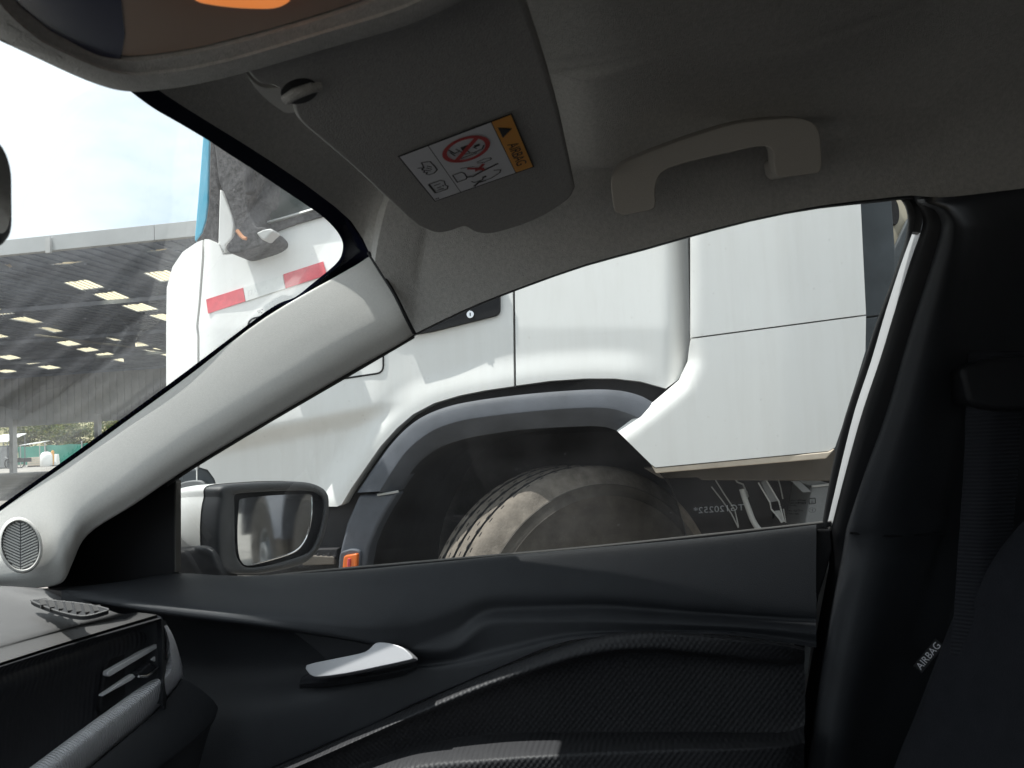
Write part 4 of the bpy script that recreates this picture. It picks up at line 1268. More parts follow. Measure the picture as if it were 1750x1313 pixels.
# ---- grab handle
gx = 0.705
ho = curve_px([(1050,362),(1046,340),(1044,308),(1052,290),(1072,276),(1120,256),(1190,231),(1260,211),(1330,203),(1368,203),(1390,211),(1401,228),(1404,255),(1405,284),(1399,297)], 3)
hi = curve_px([(1340,304),(1328,301),(1323,280),(1321,262),(1312,252),(1290,252),(1240,263),(1180,277),(1143,289),(1126,302),(1120,325),(1120,352),(1108,361),(1064,369)], 3)
gh = prism('grab_handle', [PX(u, v, gx) for u, v in ho + hi], (0.030, 0, 0.014), M['grabgrey'], car, 0.0125, 5, 60)
for q in ([(1050,362),(1045,320),(1110,300),(1120,345),(1108,361),(1064,369)], [(1330,300),(1324,270),(1398,240),(1403,290),(1340,304)]):
    prism('handle_foot', [PX(u, v, gx + 0.012) for u, v in q], (0.07, 0, 0.02), M['grabgrey'], gh, 0.004, 2)

# ---- A pillar trim with tweeter grille
ptU = [(-80,932),(0,874),(60,831),(110,796),(150,768),(209,725),(319,645),(455,542),(634,437)]
ptL = [(-40,1003),(60,1005),(108,994),(122,966),(150,914),(230,862),(336,791),(582,645),(708,571)]
uX = [0.875, 0.874, 0.873, 0.872, 0.871, 0.870, 0.867, 0.862, 0.856]
lX = [0.87, 0.87, 0.875, 0.885, 0.89, 0.89, 0.888, 0.88, 0.867]
rows = []
for k, bulge in ((0, 0), (0.05, 0.002), (0.2, 0.006), (0.42, 0.011), (0.62, 0.0145), (0.80, 0.0135), (0.94, 0.006), (1, 0.0)):
    rows.append([PX(a[0] + (b[0] - a[0]) * k, a[1] + (b[1] - a[1]) * k, xu + (xl - xu) * k - bulge) for a, b, xu, xl in zip(ptU, ptL, uX, lX)])
    e_ = rows[-1][-1]; rows[-1].append(e_ + (e_ - rows[-1][-2]) * 0.10 + V((0.022, 0, 0.004)))
first = [p + (p - CAM).normalized() * 0.03 - UPV * 0.004 for p in rows[0]]
lastr = [p + V((0.012, 0.003, 0.012)) for p in rows[-1]]
pt = loft('windscreen_pillar_trim', [first] + rows + [lastr], M['pillar'], car, 5, 4, None, 60)
loft('windscreen_pillar_trim', [[mirx(p) for p in r] for r in [first] + rows + [lastr]], M['pillar'], car, 5, 4, None, 60)
# outer A pillar
rows = [[PX(u, v + 7, x + 0.004) for (u, v), x in zip(ptU, uX)], [PX(u, v + 11, x + 0.09) for (u, v), x in zip(ptU, uX)],
        [PX(u, v - 5, x + 0.13) for (u, v), x in zip(ptL, lX)], [PX(u, v - 4, x + 0.03) for (u, v), x in zip(ptL, lX)]]
loft('windscreen_pillar', rows, M['paint'], car, 2, 2, None, 40)
loft('windscreen_pillar', [[mirx(p) for p in r] for r in rows], M['paint'], car, 2, 2, None, 40)
TP = PX(35, 932, 0.832); TN = V((0.82, 0.50, -0.16)).normalized()
def PT(u, v, off=0.0): return PP(u, v, TP + TN * off, TN)
bm = bmesh.new()
n = 48
def el(a, rx, ry): return 35 + rx * math.cos(a), 932 + ry * math.sin(a) + 0.12 * rx * math.cos(a)
prof = [(38, 48, 0.010), (36, 46, -0.001), (33.5, 43, -0.002), (32, 41, 0.003)]
rg_ = [[bm.verts.new(PT(*el(2 * math.pi * k / n, a, b), o_)) for k in range(n)] for a, b, o_ in prof]
for A_, B_ in zip(rg_, rg_[1:]):
    for k in range(n): bm.faces.new((A_[k], A_[(k + 1) % n], B_[(k + 1) % n], B_[k]))
tw = finish(bm, 'tweeter_surround', M['pillar'], pt, 50)
bm = bmesh.new()
bm.faces.new([bm.verts.new(PT(*el(2 * math.pi * k / n, 32.5, 41.5), 0.006)) for k in range(n)])
finish(bm, 'tweeter_backing', M['grey'], pt, 0)
bm = bmesh.new()
for sgn in (-1, 1):                                       # herringbone bars
    for k in range(-16, 17):
        seg_ = []
        for q in range(13):
            du = sgn * (1.0 + q * 2.6); dv_ = k * 5.0 - abs(du) * 0.45
            if (du / 32.0) ** 2 + ((dv_ - 0.12 * du) / 41.0) ** 2 < 0.96: seg_.append((35 + du, 932 + dv_))
        if len(seg_) >= 2:
            a, b = seg_[0], seg_[-1]
            prism_bm(bm, [PT(a[0], a[1] - 1.3, 0.002), PT(b[0], b[1] - 1.3, 0.002), PT(b[0], b[1] + 1.3, 0.002), PT(a[0], a[1] + 1.3, 0.002)], TN * 0.002)
finish(bm, 'tweeter_grille', M['pillar'], pt, 0)

seam3 = [PX(u, v, 0.86 - 0.012 * math.sin(math.pi * k / 5)) for k, (u, v) in enumerate([(630,432),(648,461),(668,492),(684,522),(697,549),(708,570)])]
tube('trim_seam', [p - (p - CAM).normalized() * 0.018 for p in seam3], 0.0022, M['rubber'], pt, 8, sub=3)

# ---- windscreen
wu = [V(p) + V((0, 0.012, 0.004)) for p in front]
wr_top = wu
rowsW = [wu]
pil = [PX(u + 4, v + 13, x + 0.03) for (u, v), x in zip(ptU[::-1], uX[::-1])]
for k in range(1, 9):
    e = pil[k]
    c = V((CX, Pc.y + (e.y - wu[-1].y) * 1.02 + 0.02 * k / 8, e.z + 0.012))
    rowsW.append([V((CX + (q.x - CX) / (wu[-1].x - CX) * (e.x - CX), 0, 0)) for q in wu])
    for q in rowsW[-1]:
        f = ((q.x - CX) / (e.x - CX)) ** 2
        q.y = c.y + (e.y - c.y) * f; q.z = c.z + (e.z - c.z) * f
extra = [p + V((0, 0.10, -0.06)) for p in rowsW[-1]]
rowsW.append(extra)
rowsW = [[mirx(p) for p in r[:0:-1]] + r for r in rowsW]
ws = loft('windscreen', rowsW, M['windscreen'], car, 1, 2, None, 80)
# black printed border on the glass: between the trim edge and the clear area
def ws_point(u, v):
    d = ray(u, v)
    best = None
    rw = rowsW
    for i in range(len(rw) - 1):
        for j in range(len(rw[0]) - 1):
            for tri_ in ((rw[i][j], rw[i][j + 1], rw[i + 1][j + 1]), (rw[i][j], rw[i + 1][j + 1], rw[i + 1][j])):
                h = __import__('mathutils').geometry.intersect_ray_tri(*tri_, d, CAM, True)
                if h and (best is None or (h - CAM).length < (best - CAM).length): best = h
    return best
fin = [(203,140),(230,162),(265,187),(305,210),(346,234),(392,264),(439,294),(482,323),(524,351),(552,371),(573,392),(584,410),(586,424),(582,440),(572,453),(557,466),(530,488),(504,508),(455,532),(318,635),(208,716),(100,794),(0,865),(-60,908)]
fou = [(196,118),(238,136),(275,158),(318,183),(360,208),(408,238),(458,268),(500,295),(545,330),(588,344),(620,366),(645,395),(658,424),(660,446),(650,462),(632,474),(590,480),(550,498),(470,552),(332,650),(222,732),(112,808),(12,882),(-50,922)]
a_, b_ = [], []
for (u, v), (u2, v2) in zip(fin, fou):
    h1, h2 = ws_point(u, v), ws_point(u2, v2)
    if h1 is None: continue
    if h2 is None: h2 = h1 + (PP(u2, v2, h1, (0, 0.5, 0.87)) - h1)
    a_.append(h1 - ray(u, v) * 0.004); b_.append(h2 - ray(u2, v2) * 0.004)
loft('frit_band', [a_, b_], M['frit'], ws, 4, 1, None, 80)
# dot fringe of the border
bm = bmesh.new()
fine = pchip([tuple(p) for p in a_], 14)
for k in range(len(fine) - 1):
    p, q = V(fine[k]), V(fine[k + 1])
    mid = p.lerp(q, 0.5); d = (q - p)
    nrm = d.cross(FWD).normalized() * (1 if d.x < 0 else 1)
    c = mid - nrm * -0.0016
    s = 0.0010
    e1 = d.normalized() * s; e2 = nrm * s * 1.6
    bm.faces.new([bm.verts.new(x) for x in (c - e1 - e2, c + e1 - e2, c + e1 + e2, c - e1 + e2)])
finish(bm, 'frit_dots', M['frit'], ws, 0)

sa, sb_ = ws_point(51, 505), ws_point(89, 476)
ax_ = (sb_ - sa).normalized(); pn = ax_.cross((rowsW[4][14] - rowsW[0][14]).normalized().cross(V((1, 0, 0)))).normalized()
t_ = M['windscreen'].node_tree
for n_ in [q for q in t_.nodes if q.type == 'TEX_NOISE']:
    tc2 = t_.nodes.new('ShaderNodeTexCoord')
    cx_ = t_.nodes.new('ShaderNodeCombineXYZ')
    for k_, vec_ in ((0, pn * 2.6), (1, ax_ * 0.28)):
        d_ = t_.nodes.new('ShaderNodeVectorMath'); d_.operation = 'DOT_PRODUCT'
        d_.inputs[1].default_value = vec_
        t_.links.new(tc2.outputs['Object'], d_.inputs[0])
        t_.links.new(d_.outputs['Value'], cx_.inputs[k_])
    t_.links.new(cx_.outputs[0], n_.inputs['Vector'])
    n_.inputs['Scale'].default_value = 16

# ---- interior mirror
rm = PX(-30, 345, 0.345)
def mirror_shape(c, w_, h_, n=8):
    out = []
    for sx, sz, a0 in ((1, 1, 0), (-1, 1, 90), (-1, -1, 180), (1, -1, 270)):
        for k in range(n + 1):
            a = math.radians(a0 + 90 * k / n)
            out.append((sx * (w_ - h_ * 0.62) + h_ * 0.62 * math.cos(a), sz * h_ * 0.38 + h_ * 0.62 * math.sin(a)))
    return out
ri = PX(27, 345, 0.352)                                   # right end of the housing
ex = V((0.93, 0.34, 0)).normalized(); ez = V((0, 0, 1)); ey = ex.cross(ez)
cm = ri - ex * 0.118
rvm = prism('rear_view_mirror', [cm + ex * x + ez * z for x, z in mirror_shape(cm, 0.118, 0.0285)], ey * -0.03, M['mirrorblue'], car, 0.006, 3)
prism('mirror_glass', [cm + ey * 0.0015 + ex * x + ez * z for x, z in mirror_shape(cm, 0.108, 0.023)], ey * -0.003, M['mirror'], rvm)
tube('mirror_stem', [cm - ey * 0.03, cm - ey * 0.05 + V((0, 0.01, 0.03))], 0.012, M['rubber'], rvm, 10)

# ---- passenger door: trim panel lofted over its feature lines
us = [60, 105, 200, 300, 420, 560, 640, 700, 775, 850, 1000, 1200, 1330, 1395]
def row(vs_, xs):
    return [PX(u, v, x) for u, v, x in zip(us, vs_, xs)]
rA0 = row([1006,1004,996,984,988,980,974,968,962,954,941,924,910,903], [0.90,0.915,0.94,0.995,1.0,1.0,1.0,1.0,1.0,1.0,1.0,1.0,1.0,1.0])
rA = row([1007,1005,996,981,985,978,972,966,959,951,938,920,905,897], [0.89,0.905,0.93,0.975,0.98,0.98,0.98,0.98,0.98,0.98,0.98,0.98,0.98,0.98])
rA2 = row([1010,1009,1010,1006,1010,1006,1003,998,985,974,960,942,928,920], [0.875,0.88,0.90,0.93,0.935,0.945,0.95,0.955,0.962,0.965,0.968,0.968,0.968,0.968])
rB = row([1012,1014,1027,1039,1052,1066,1072,1068,1046,1020,1016,1028,1036,1040], [0.875,0.88,0.882,0.884,0.888,0.896,0.906,0.920,0.938,0.950,0.955,0.955,0.955,0.955])
rC = row([1017,1020,1036,1051,1065,1084,1098,1100,1076,1040,1036,1048,1056,1060], [0.873,0.878,0.88,0.882,0.886,0.895,0.906,0.920,0.938,0.952,0.959,0.961,0.960,0.958])
rD = row([1027,1030,1045,1062,1076,1094,1106,1116,1108,1066,1062,1068,1076,1084], [0.93,0.93,0.935,0.94,0.945,0.945,0.935,0.922,0.928,0.938,0.942,0.944,0.945,0.945])
rD2 = row([1100,1100,1115,1130,1140,1140,1140,1138,1128,1105,1080,1077,1088,1098], [0.955,0.955,0.965,0.97,0.968,0.955,0.945,0.935,0.933,0.938,0.943,0.948,0.950,0.950])
rE0 = row([1240,1240,1240,1240,1230,1190,1170,1150,1140,1122,1086,1079,1093,1103], [0.94,0.94,0.94,0.935,0.93,0.925,0.925,0.925,0.928,0.93,0.938,0.945,0.948,0.948])
rE = row([1400,1400,1400,1365,1330,1270,1236,1206,1174,1142,1091,1083,1097,1107], [0.93,0.93,0.925,0.92,0.92,0.92,0.92,0.92,0.925,0.928,0.936,0.943,0.946,0.946])
rE1 = [p + V((0.012, 0, -0.002)) for p in rE]
door_o = loft('passenger_door', [rA0, rA, rA2, rB, rC, rD, rD2, rE0, rE, rE1], M['black'], car, 7, 7, None, 60)
us2 = [100, 300, 420, 480, 560, 700, 850, 1000, 1100, 1200, 1330, 1375]
def row2(vs_, xs): return [PX(u, v, x) for u, v, x in zip(us2, vs_, xs)]
f0 = row2([1420,1372,1332,1306,1272,1208,1144,1093,1079,1084,1098,1107], [0.935] * 12)
f1 = row2([1422,1375,1335,1310,1276,1212,1148,1097,1084,1089,1103,1112], [0.912] * 12)
f2 = row2([1436,1388,1347,1322,1288,1226,1165,1117,1106,1113,1128,1130], [0.893,0.893,0.893,0.893,0.893,0.893,0.893,0.895,0.90,0.91,0.925,0.938])
f3 = row2([1450,1402,1360,1334,1300,1242,1188,1142,1131,1138,1150,1148], [0.905,0.905,0.905,0.905,0.905,0.905,0.91,0.92,0.925,0.935,0.94,0.944])
f4 = row2([1460,1420,1385,1362,1330,1280,1254,1252,1252,1252,1252,1240], [0.91,0.91,0.91,0.91,0.91,0.915,0.922,0.930,0.932,0.935,0.938,0.940])
f5 = row2([1480,1440,1410,1386,1350,1304,1288,1280,1276,1273,1270,1262], [0.90,0.90,0.90,0.895,0.89,0.88,0.872,0.87,0.87,0.87,0.88,0.90])
f6 = row2([1500,1460,1430,1406,1370,1330,1306,1296,1290,1286,1282,1274], [0.895,0.895,0.895,0.89,0.88,0.868,0.86,0.858,0.858,0.858,0.87,0.89])
f7 = row2([1560,1540,1530,1520,1500,1460,1430,1420,1410,1400,1400,1400], [0.89,0.89,0.89,0.89,0.88,0.87,0.865,0.862,0.862,0.862,0.87,0.89])
loft('door_insert', [f0, f1, f2, f3, f4, f5, f6, f7], M['insert'], door_o, 8, 6, None, 60)
# lever, its cup and the lip below it
cup = curve_px([(499,1079),(520,1076),(560,1077),(620,1086),(668,1098),(700,1112),(713,1134),(700,1143),(640,1152),(570,1163),(512,1163),(540,1146),(556,1131),(530,1104)], 3, True)
hdl_x = 0.915
prism('handle_cup', [PX(u, v, 0.932) for u, v in cup], (0.012, 0, 0), M['fascia'], door_o, 0.003)
loft('handle_lip', [[PX(u, v, x) for (u, v), x in zip([(512,1164),(560,1161),(620,1153),(680,1143),(712,1134)], (0.935, 0.925, 0.918, 0.912, 0.91))], [PX(u, v + 3, x) for (u, v), x in zip([(512,1166),(560,1163),(620,1155),(680,1145),(714,1136)], (0.925, 0.905, 0.90, 0.897, 0.897))],
                    [PX(u, v + 11, x) for (u, v), x in zip([(512,1166),(560,1163),(620,1155),(680,1145),(711,1134)], (0.938, 0.925, 0.92, 0.915, 0.918))]], M['black'], door_o, 4, 4, None, 60)
lev = curve_px([(523,1137),(526,1149),(533,1155),(545,1157),(592,1151),(650,1139),(700,1128),(705,1124),(700,1117),(688,1107),(672,1101),(655,1098),(642,1099),(634,1106),(624,1114),(600,1120),(560,1128)], 2, True)
LN = V((1, -0.20, -0.45)).normalized()
prism('door_handle', [PP(u, v, PX(620, 1130, 0.893), LN) for u, v in lev], LN * 0.014, M['lever'], door_o, 0.0055, 4, 60)
# mirror sail, belt weatherstrip, glass, frame
prism('mirror_sail', [PX(u, v, 0.978) for u, v in round_poly([(299.5,815),(299.5,995),(170,1012),(135,1016),(84,1018),(70,975),(120,905),(160,870),(240,820)], 6)], (0.012, 0, 0), M['rubber'], door_o, 0.004)
prism('sail_edge', [PX(u, v, 0.976) for u, v in [(298.5,824),(300.5,822),(300.5,978),(298.5,978)]], (0.012, 0, 0), M['strip'], door_o, 0)
bl = [(440,990),(520,981),(600,973.5),(800,956),(1000,938.5),(1200,918),(1420,894)]
loft('belt_strip', [[PX(u, v - 4.6, 1.035) for u, v in bl], [PX(u, v - 4.2, 1.012) for u, v in bl], [PX(u, v - 1.4, 1.006) for u, v in bl], [PX(u, v + 2, 1.010) for u, v in bl]], M['strip'], door_o, 3, 2, None, 50)
loft('belt_seal', [[PX(u, v - 1.8, 1.0) for u, v in bl], [PX(u, v + 6, 0.998) for u, v in bl]], M['rubber'], door_o, 3, 1, (0.01, 0, -0.004))
gpx = [(284,1010),(284,806),(420,716),(590,620),(700,556),(800,510),(900,474),(1040,425),(1170,388),(1400,334),(1500,325),(1548,325),(1556,376),(1554,402),(1532,472),(1502,555),(1480,622),(1449,714),(1427,802),(1409,925),(1000,960)]
gl = prism('window_glass', [PG(u, v, 1.02) for u, v in gpx], (0, 0, 0), M['side_glass'], door_o, 0, 0, 0) if False else None
bm = bmesh.new(); bm.faces.new([bm.verts.new(PG(u, v, 1.02)) for u, v in gpx])
gl = finish(bm, 'window_glass', M['side_glass'], door_o, 0)
# etched writing on the pane (reads from outside, so it is seen reversed)
bm = bmesh.new()
ga, gb = PG(1195, 872, 1.016), PG(1272, 866.5, 1.016)
gx_ = (gb - ga); gy_ = PG(1233, 850, 1.016) - PG(1233, 880, 1.016)
gy_ = gy_ - gx_ * gy_.dot(gx_) / gx_.dot(gx_)
text_bm(bm, 'TG120252*', PG(1228.5, 870.5, 1.016), gx_, gy_, 0.0088, 0, True, 1.06)
finish(bm, 'etched_code', M['etch'], door_o, 0)
bm = bmesh.new()
def gline(pts_, wd):
    for a, b in zip(pts_, pts_[1:]):
        A_, B_ = PG(*a, 1.016), PG(*b, 1.016)
        d = B_ - A_; n_ = d.cross(V(GN)).normalized() * wd / 2
        bm.faces.new([bm.verts.new(x) for x in (A_ - n_, B_ - n_, B_ + n_, A_ + n_)])
gline([(1382.5,852.5),(1393,851.5),(1393.5,860.5),(1383,861.5),(1382.5,852.5)], 0.0011)
for v in (854.5, 857, 859): gline([(1385.5, v + 0.2), (1390.5, v)], 0.0006)
gline([(1388 + 6 * math.cos(a), 872 + 4 * math.sin(a)) for a in np.linspace(0, 6.283, 19)], 0.0004)
gline([(1386.5,872),(1385,871.3)], 0.0005); gline([(1388.5,870),(1388.5,874)], 0.0007)
for k, (u0, u1, v) in enumerate(((1334,1378,855.5),(1316,1378,860),(1316,1362,864),(1318,1352,868),(1344,1372,873),(1346,1366,878))):
    u = u0
    while u < u1:
        hgt = random.uniform(1.0, 1.7)
        ww_ = random.uniform(0.8, 2.4)
        gline([(u, v - hgt), (u, v + hgt)], 0.0004)
        if random.random() < 0.75: gline([(u, v - hgt * random.choice((-1, 0, 1))), (u + ww_, v - hgt * random.choice((-1, 0, 1)))], 0.0004)
        u += ww_ + 0.9
gline([(1318,879),(1325,879)], 0.0009); gline([(1319.5,886),(1323.5,886)], 0.0009); gline([(1321.5,879),(1321.5,886)], 0.0022)
gline([(1320,891),(1321,891)], 0.0007); gline([(1324,891),(1325,891)], 0.0007)
finish(bm, 'glass_stamp', M['ink'], door_o, 0)
# upper door frame
wf = [(u, v) for u, v in curve_px(wint, 2) if u < 1565]
loft('window_frame', [[PG(u, v - 26, 0.985) for u, v in wf], [PG(u, v + 1.5, 0.985) for u, v in wf], [PG(u, v + 3.5 + 3 * sstep(1300, 1500, u), 1.0) for u, v in wf], [PG(u, v + 3.5, 1.022) for u, v in wf], [PG(u, v + 1, 1.06) for u, v in wf]], M['rubber'], door_o, 1, 2, None, 60)
pe = [(708,571),(640,611),(582,645),(460,716),(336,791),(300,815),(285,825)]
loft('pillar_seal', [[PX(u, v - 10, 0.915 + 0.035 * sstep(708, 336, u)) for u, v in pe], [PG(u, v + 1, 0.99) for u, v in pe], [PG(u + 1, v + 7, 1.0) for u, v in pe], [PG(u, v + 5, 1.022) for u, v in pe], [PG(u, v + 2, 1.10) for u, v in pe]], M['rubber'], door_o, 3, 2, None, 60)
# rear frame: rubber, white painted strip, rubber
re_g = [(1526,326),(1538,338),(1549,352),(1554,376),(1552,400),(1530,470),(1500,553),(1478,620),(1447,712),(1425,800),(1409,890),(1407,905)]
re_w = [(1540,322),(1549,336),(1559,350),(1565,372),(1560,396),(1541,448),(1514,531),(1489,616),(1461,700),(1438,790),(1416,885),(1411,905)]
re_r = [(1560,322),(1562,342),(1570,354),(1577,376),(1573,398),(1556,446),(1530,528),(1504,614),(1475,700),(1450,788),(1425,885),(1420,910)]
dn_r = [(1422,945),(1408,1030),(1386,1150),(1362,1290),(1350,1400)]
dn_s = [(1432,945),(1420,1030),(1398,1150),(1374,1290),(1362,1400)]
re_s = [(1576,320),(1575,345),(1584,360),(1590,380),(1584,402),(1568,450),(1541,531),(1515,616),(1487,700),(1460,790),(1434,890),(1428,915)]
loft('rear_channel', [[PG(u - 3, v, 1.021) for u, v in re_g], [PG(u, v, 1.006) for u, v in re_g], [PG(u, v, 1.0) for u, v in re_w]], M['rubber'], door_o, 3, 2, None, 60)
loft('painted_strip', [[PG(u + 4, v, 1.055) for u, v in re_w[4:]], [PG(u, v, 1.022) for u, v in re_r[4:]]], M['frame_paint'], door_o, 3, 1, (0.01, 0, 0))
loft('frame_corner', [[PG(u, v, 1.006) for u, v in re_w[:5]], [PG(u, v, 1.004) for u, v in re_r[:5]]], M['housing'], door_o, 3, 1, (0.01, 0, 0))
re_r2, re_s2 = re_r + dn_r, re_s + dn_s
loft('door_weatherstrip', [[PP(u - (3 if v > 930 else 0), v, (min(1.0, 1.0 + 0 * v), 0, GZ), GN if v < 930 else (1, 0, 0.2)) for u, v in re_r2], [PP(u, v, (0.982, 0, GZ), GN if v < 930 else (1, 0, 0.2)) for u, v in re_s2], [PP(u + 30, v, (0.975, 0, GZ), GN if v < 930 else (1, 0, 0.2)) for u, v in re_s2]], M['rubber'], door_o, 3, 3, None, 60)
# end of the door panel and the pale sliver of daylight along its shut line
prism('door_end', [PX(u, v, 0.99) for u, v in [(1395,905),(1421,905),(1424,940),(1400,1020),(1382,1120),(1350,1330),(1345,1420),(1325,1420),(1372,1105),(1392,1010)]], (0.05, 0, 0), M['rubber'], door_o, 0.003)
prism('shut_line_sliver', [PX(u, v, 0.985) for u, v in [(1395,1014),(1396,1030),(1385,1110),(1362,1260),(1350,1340),(1343,1340),(1354,1260),(1376,1110),(1388,1030)]], (0.004, 0, 0), M['grey'], door_o, 0)
# outer skin
prism('door_skin', [(1.085, 0.95, 0.90), (1.085, -0.30, 0.955), (1.10, -0.30, 0.3), (1.10, 0.95, 0.3)], (0.02, 0, 0), M['paint'], door_o, 0.004)
prism('door_top', [(1.04, 0.95, 0.90), (1.04, -0.30, 0.955), (1.104, -0.30, 0.95), (1.104, 0.95, 0.895)], (0, 0, -0.03), M['paint'], door_o, 0.006)

# ---- wing mirror
WP = PX(450, 900, 1.16)
WN = V((-0.413, -0.911, 0.035)).normalized()
def PW(u, v, off=0.0): return PP(u, v, WP + WN * off, WN)
out_ = curve_px([(372,850),(372,838),(382,830),(420,826),(480,823),(520,824),(545,831),(558,842),(562,860),(559,890),(552,920),(540,945),(520,962),(490,972),(440,981),(400,980),(378,972),(368,945),(366,905),(368,870)], 3, True)
in_ = curve_px([(399,862),(399,848),(408,843),(450,840),(500,838),(530,839),(546,846),(553,858),(551,885),(545,912),(533,938),(515,950),(470,964),(430,971),(412,966),(401,945),(399,900),(399,880)], 3, True)
gls = curve_px([(408,868),(409,856),(417,852),(450,848),(500,845),(526,845),(534,850),(533,875),(528,905),(520,926),(505,942),(480,952),(430,966),(414,962),(407,940),(406,900)], 3, True)
cen = sum((PW(u, v) for u, v in out_), V((0, 0, 0))) / len(out_)
def scaled(pts_, k, shift): return [cen + (p - cen) * k + V(shift) for p in pts_]
O = [PW(u, v, 0.0) for u, v in out_]; I1 = [PW(u, v, 0.003) for u, v in in_]; I2 = [PW(u, v, -0.012) for u, v in in_]
fw = V((0.12, 0.99, 0.02)).normalized()
ringsM = [I2, [p + (PW(u, v, 0.0) - p) * 0 for p, (u, v) in zip(I1, in_)]]
no, ni = len(out_), len(in_)
rs_ = lambda pts_, n=72: [V(x) for x in np.stack([np.interp(np.linspace(0, 1, n), np.linspace(0, 1, len(pts_) + 1), np.array([tuple(p) for p in pts_] + [tuple(pts_[0])])[:, k]) for k in range(3)], 1)]
wm = loft('wing_mirror', [rs_(I2), rs_(I1), rs_([PW(u, v, 0.006) for u, v in [tuple(np.array(a) * 0.5 + np.array(b) * 0.5) for a, b in zip([tuple(x) for x in np.stack([np.interp(np.linspace(0, 1, 60), np.linspace(0, 1, no), np.array(out_)[:, k]) for k in (0, 1)], 1)], [tuple(x) for x in np.stack([np.interp(np.linspace(0, 1, 60), np.linspace(0, 1, ni), np.array(in_)[:, k]) for k in (0, 1)], 1)])]]), rs_(O), rs_([p + fw * 0.028 for p in scaled(O, 1.0, (0, 0, 0))])], M['housing'], car, 1, 4, None, 50)
cap0 = [p + fw * 0.024 for p in scaled(O, 1.015, (0, 0, 0))]
capr = [rs_(cap0), rs_([p + fw * 0.06 for p in scaled(O, 0.99, (0, 0, 0))]), rs_([p + fw * 0.10 for p in scaled(O, 0.88, (0, 0, 0))]), rs_([p + fw * 0.135 for p in scaled(O, 0.66, (0, 0, 0))]), rs_([p + fw * 0.152 for p in scaled(O, 0.3, (0, 0, 0))]), rs_([p + fw * 0.154 for p in scaled(O, 0.02, (0, 0, 0))])]
loft('mirror_cap', capr, M['paint'], wm, 1, 4, None, 60)
prism('mirror_arm_cover', [PX(u, v, 1.062) for u, v in [(285,941),(350,934),(366,945),(378,985),(380,1015),(285,1015)]], (0.10, 0.03, 0), M['housing'], wm, 0.012)
prism('mirror_arm_seam', [PX(u, v, 1.056) for u, v in [(285,944),(312,940),(322,948),(344,985),(330,1005),(285,1005)]], (0.02, 0, 0), M['housing'], wm, 0.006)
prism('mirror_glass', [PW(u, v, -0.006) for u, v in gls], WN * -0.004, M['mirror'], wm, 0.0)
prism('mirror_backing', [PW(u, v, -0.0115) for u, v in in_], WN * -0.004, M['rubber'], wm, 0.0)
tube('glass_rim', [PW(u, v, -0.006) for u, v in curve_px([(533,850),(533,875),(528,905),(520,926),(505,942),(480,952),(430,966)], 3)], 0.0013, M['chrome'], wm, 6)

# ---- dashboard
dp = lambda u, v, z: PZ(u, v, z)
T0 = [PZ(u, v, -0.150) for u, v in [(-700,900),(-300,985),(-100,1000),(0,1002),(60,1004),(105,1011)]]
T0[0] = V((-0.05, 0.95, CAM.z - 0.15)); T0[1] = V((0.3, 0.98, CAM.z - 0.148))
T1 = [PZ(u, v, -0.178) for u, v in [(-700,1300),(-300,1180),(-100,1125),(0,1097),(120,1066),(200,1048)]]
T1b = [PZ(u, v, -0.183) for u, v in [(-700,1320),(-300,1195),(-100,1138),(0,1110),(140,1070),(235,1047)]]
T2 = [PZ(u, v, -0.190) for u, v in [(-700,1360),(-300,1225),(-100,1164),(0,1133),(130,1092),(268,1051)]]
T2b = [PZ(u, v, -0.1935) for u, v in [(-700,1364),(-300,1229),(-100,1168),(0,1137),(130,1096),(272,1055)]]
T3 = [PZ(u, v, -0.192) for u, v in [(-700,1368),(-300,1232),(-100,1171),(0,1140),(130,1099),(276,1057)]]
T3b = [PZ(u, v, -0.203) for u, v in [(-700,1385),(-300,1248),(-100,1187),(0,1156),(140,1108),(284,1063)]]
def resamp(pts_, n=24):
    a = pchip([tuple(p) for p in pts_], 8)
    s = np.concatenate([[0], np.cumsum(np.linalg.norm(np.diff(a, axis=0), axis=1))])
    t = np.linspace(0, s[-1], n)
    return [V(x) for x in np.stack([np.interp(t, s, a[:, k]) for k in range(3)], 1)]
end_pts = [V(T0[-1]), V(T1[-1]), V(T1b[-1])]
dsh = loft('dashboard', [resamp(x) for x in (T0, T1, T1b, T2)], M['dashtop'], car, 1, 5, None, 50)
ed = [p + V((0.0, 0.0, -0.10)) for p in (T0[-1], T1[-1], T1b[-1], T2[-1], T3[-1], T3b[-1])]
loft('dash_end_cap', [[T0[-1], T1[-1], T1b[-1], T2[-1], T3[-1], T3b[-1]], ed], M['black'], dsh, 3, 2)
loft('dash_seam', [resamp(T2), resamp(T2b), resamp(T3)], M['rubber'], dsh, 1, 2, None, 50)
T4 = [PY(u, v, 0.60) for u, v in [(-700,1420),(-300,1275),(-100,1205),(0,1170),(140,1117),(284,1069)]]
for a, b in zip(T4, T3b): a.y = b.y - 0.002; a.x = b.x; a.z = b.z - 0.012
T5 = [p + V((-0.004, 0.01, -0.05)) for p in T4]
T6 = [p + V((-0.004, 0.028, -0.34)) for p in T4]
loft('dash_fascia', [resamp(x) for x in (T3, T3b, T4, T5, T6)], M['fascia'], dsh, 1, 5, None, 50)
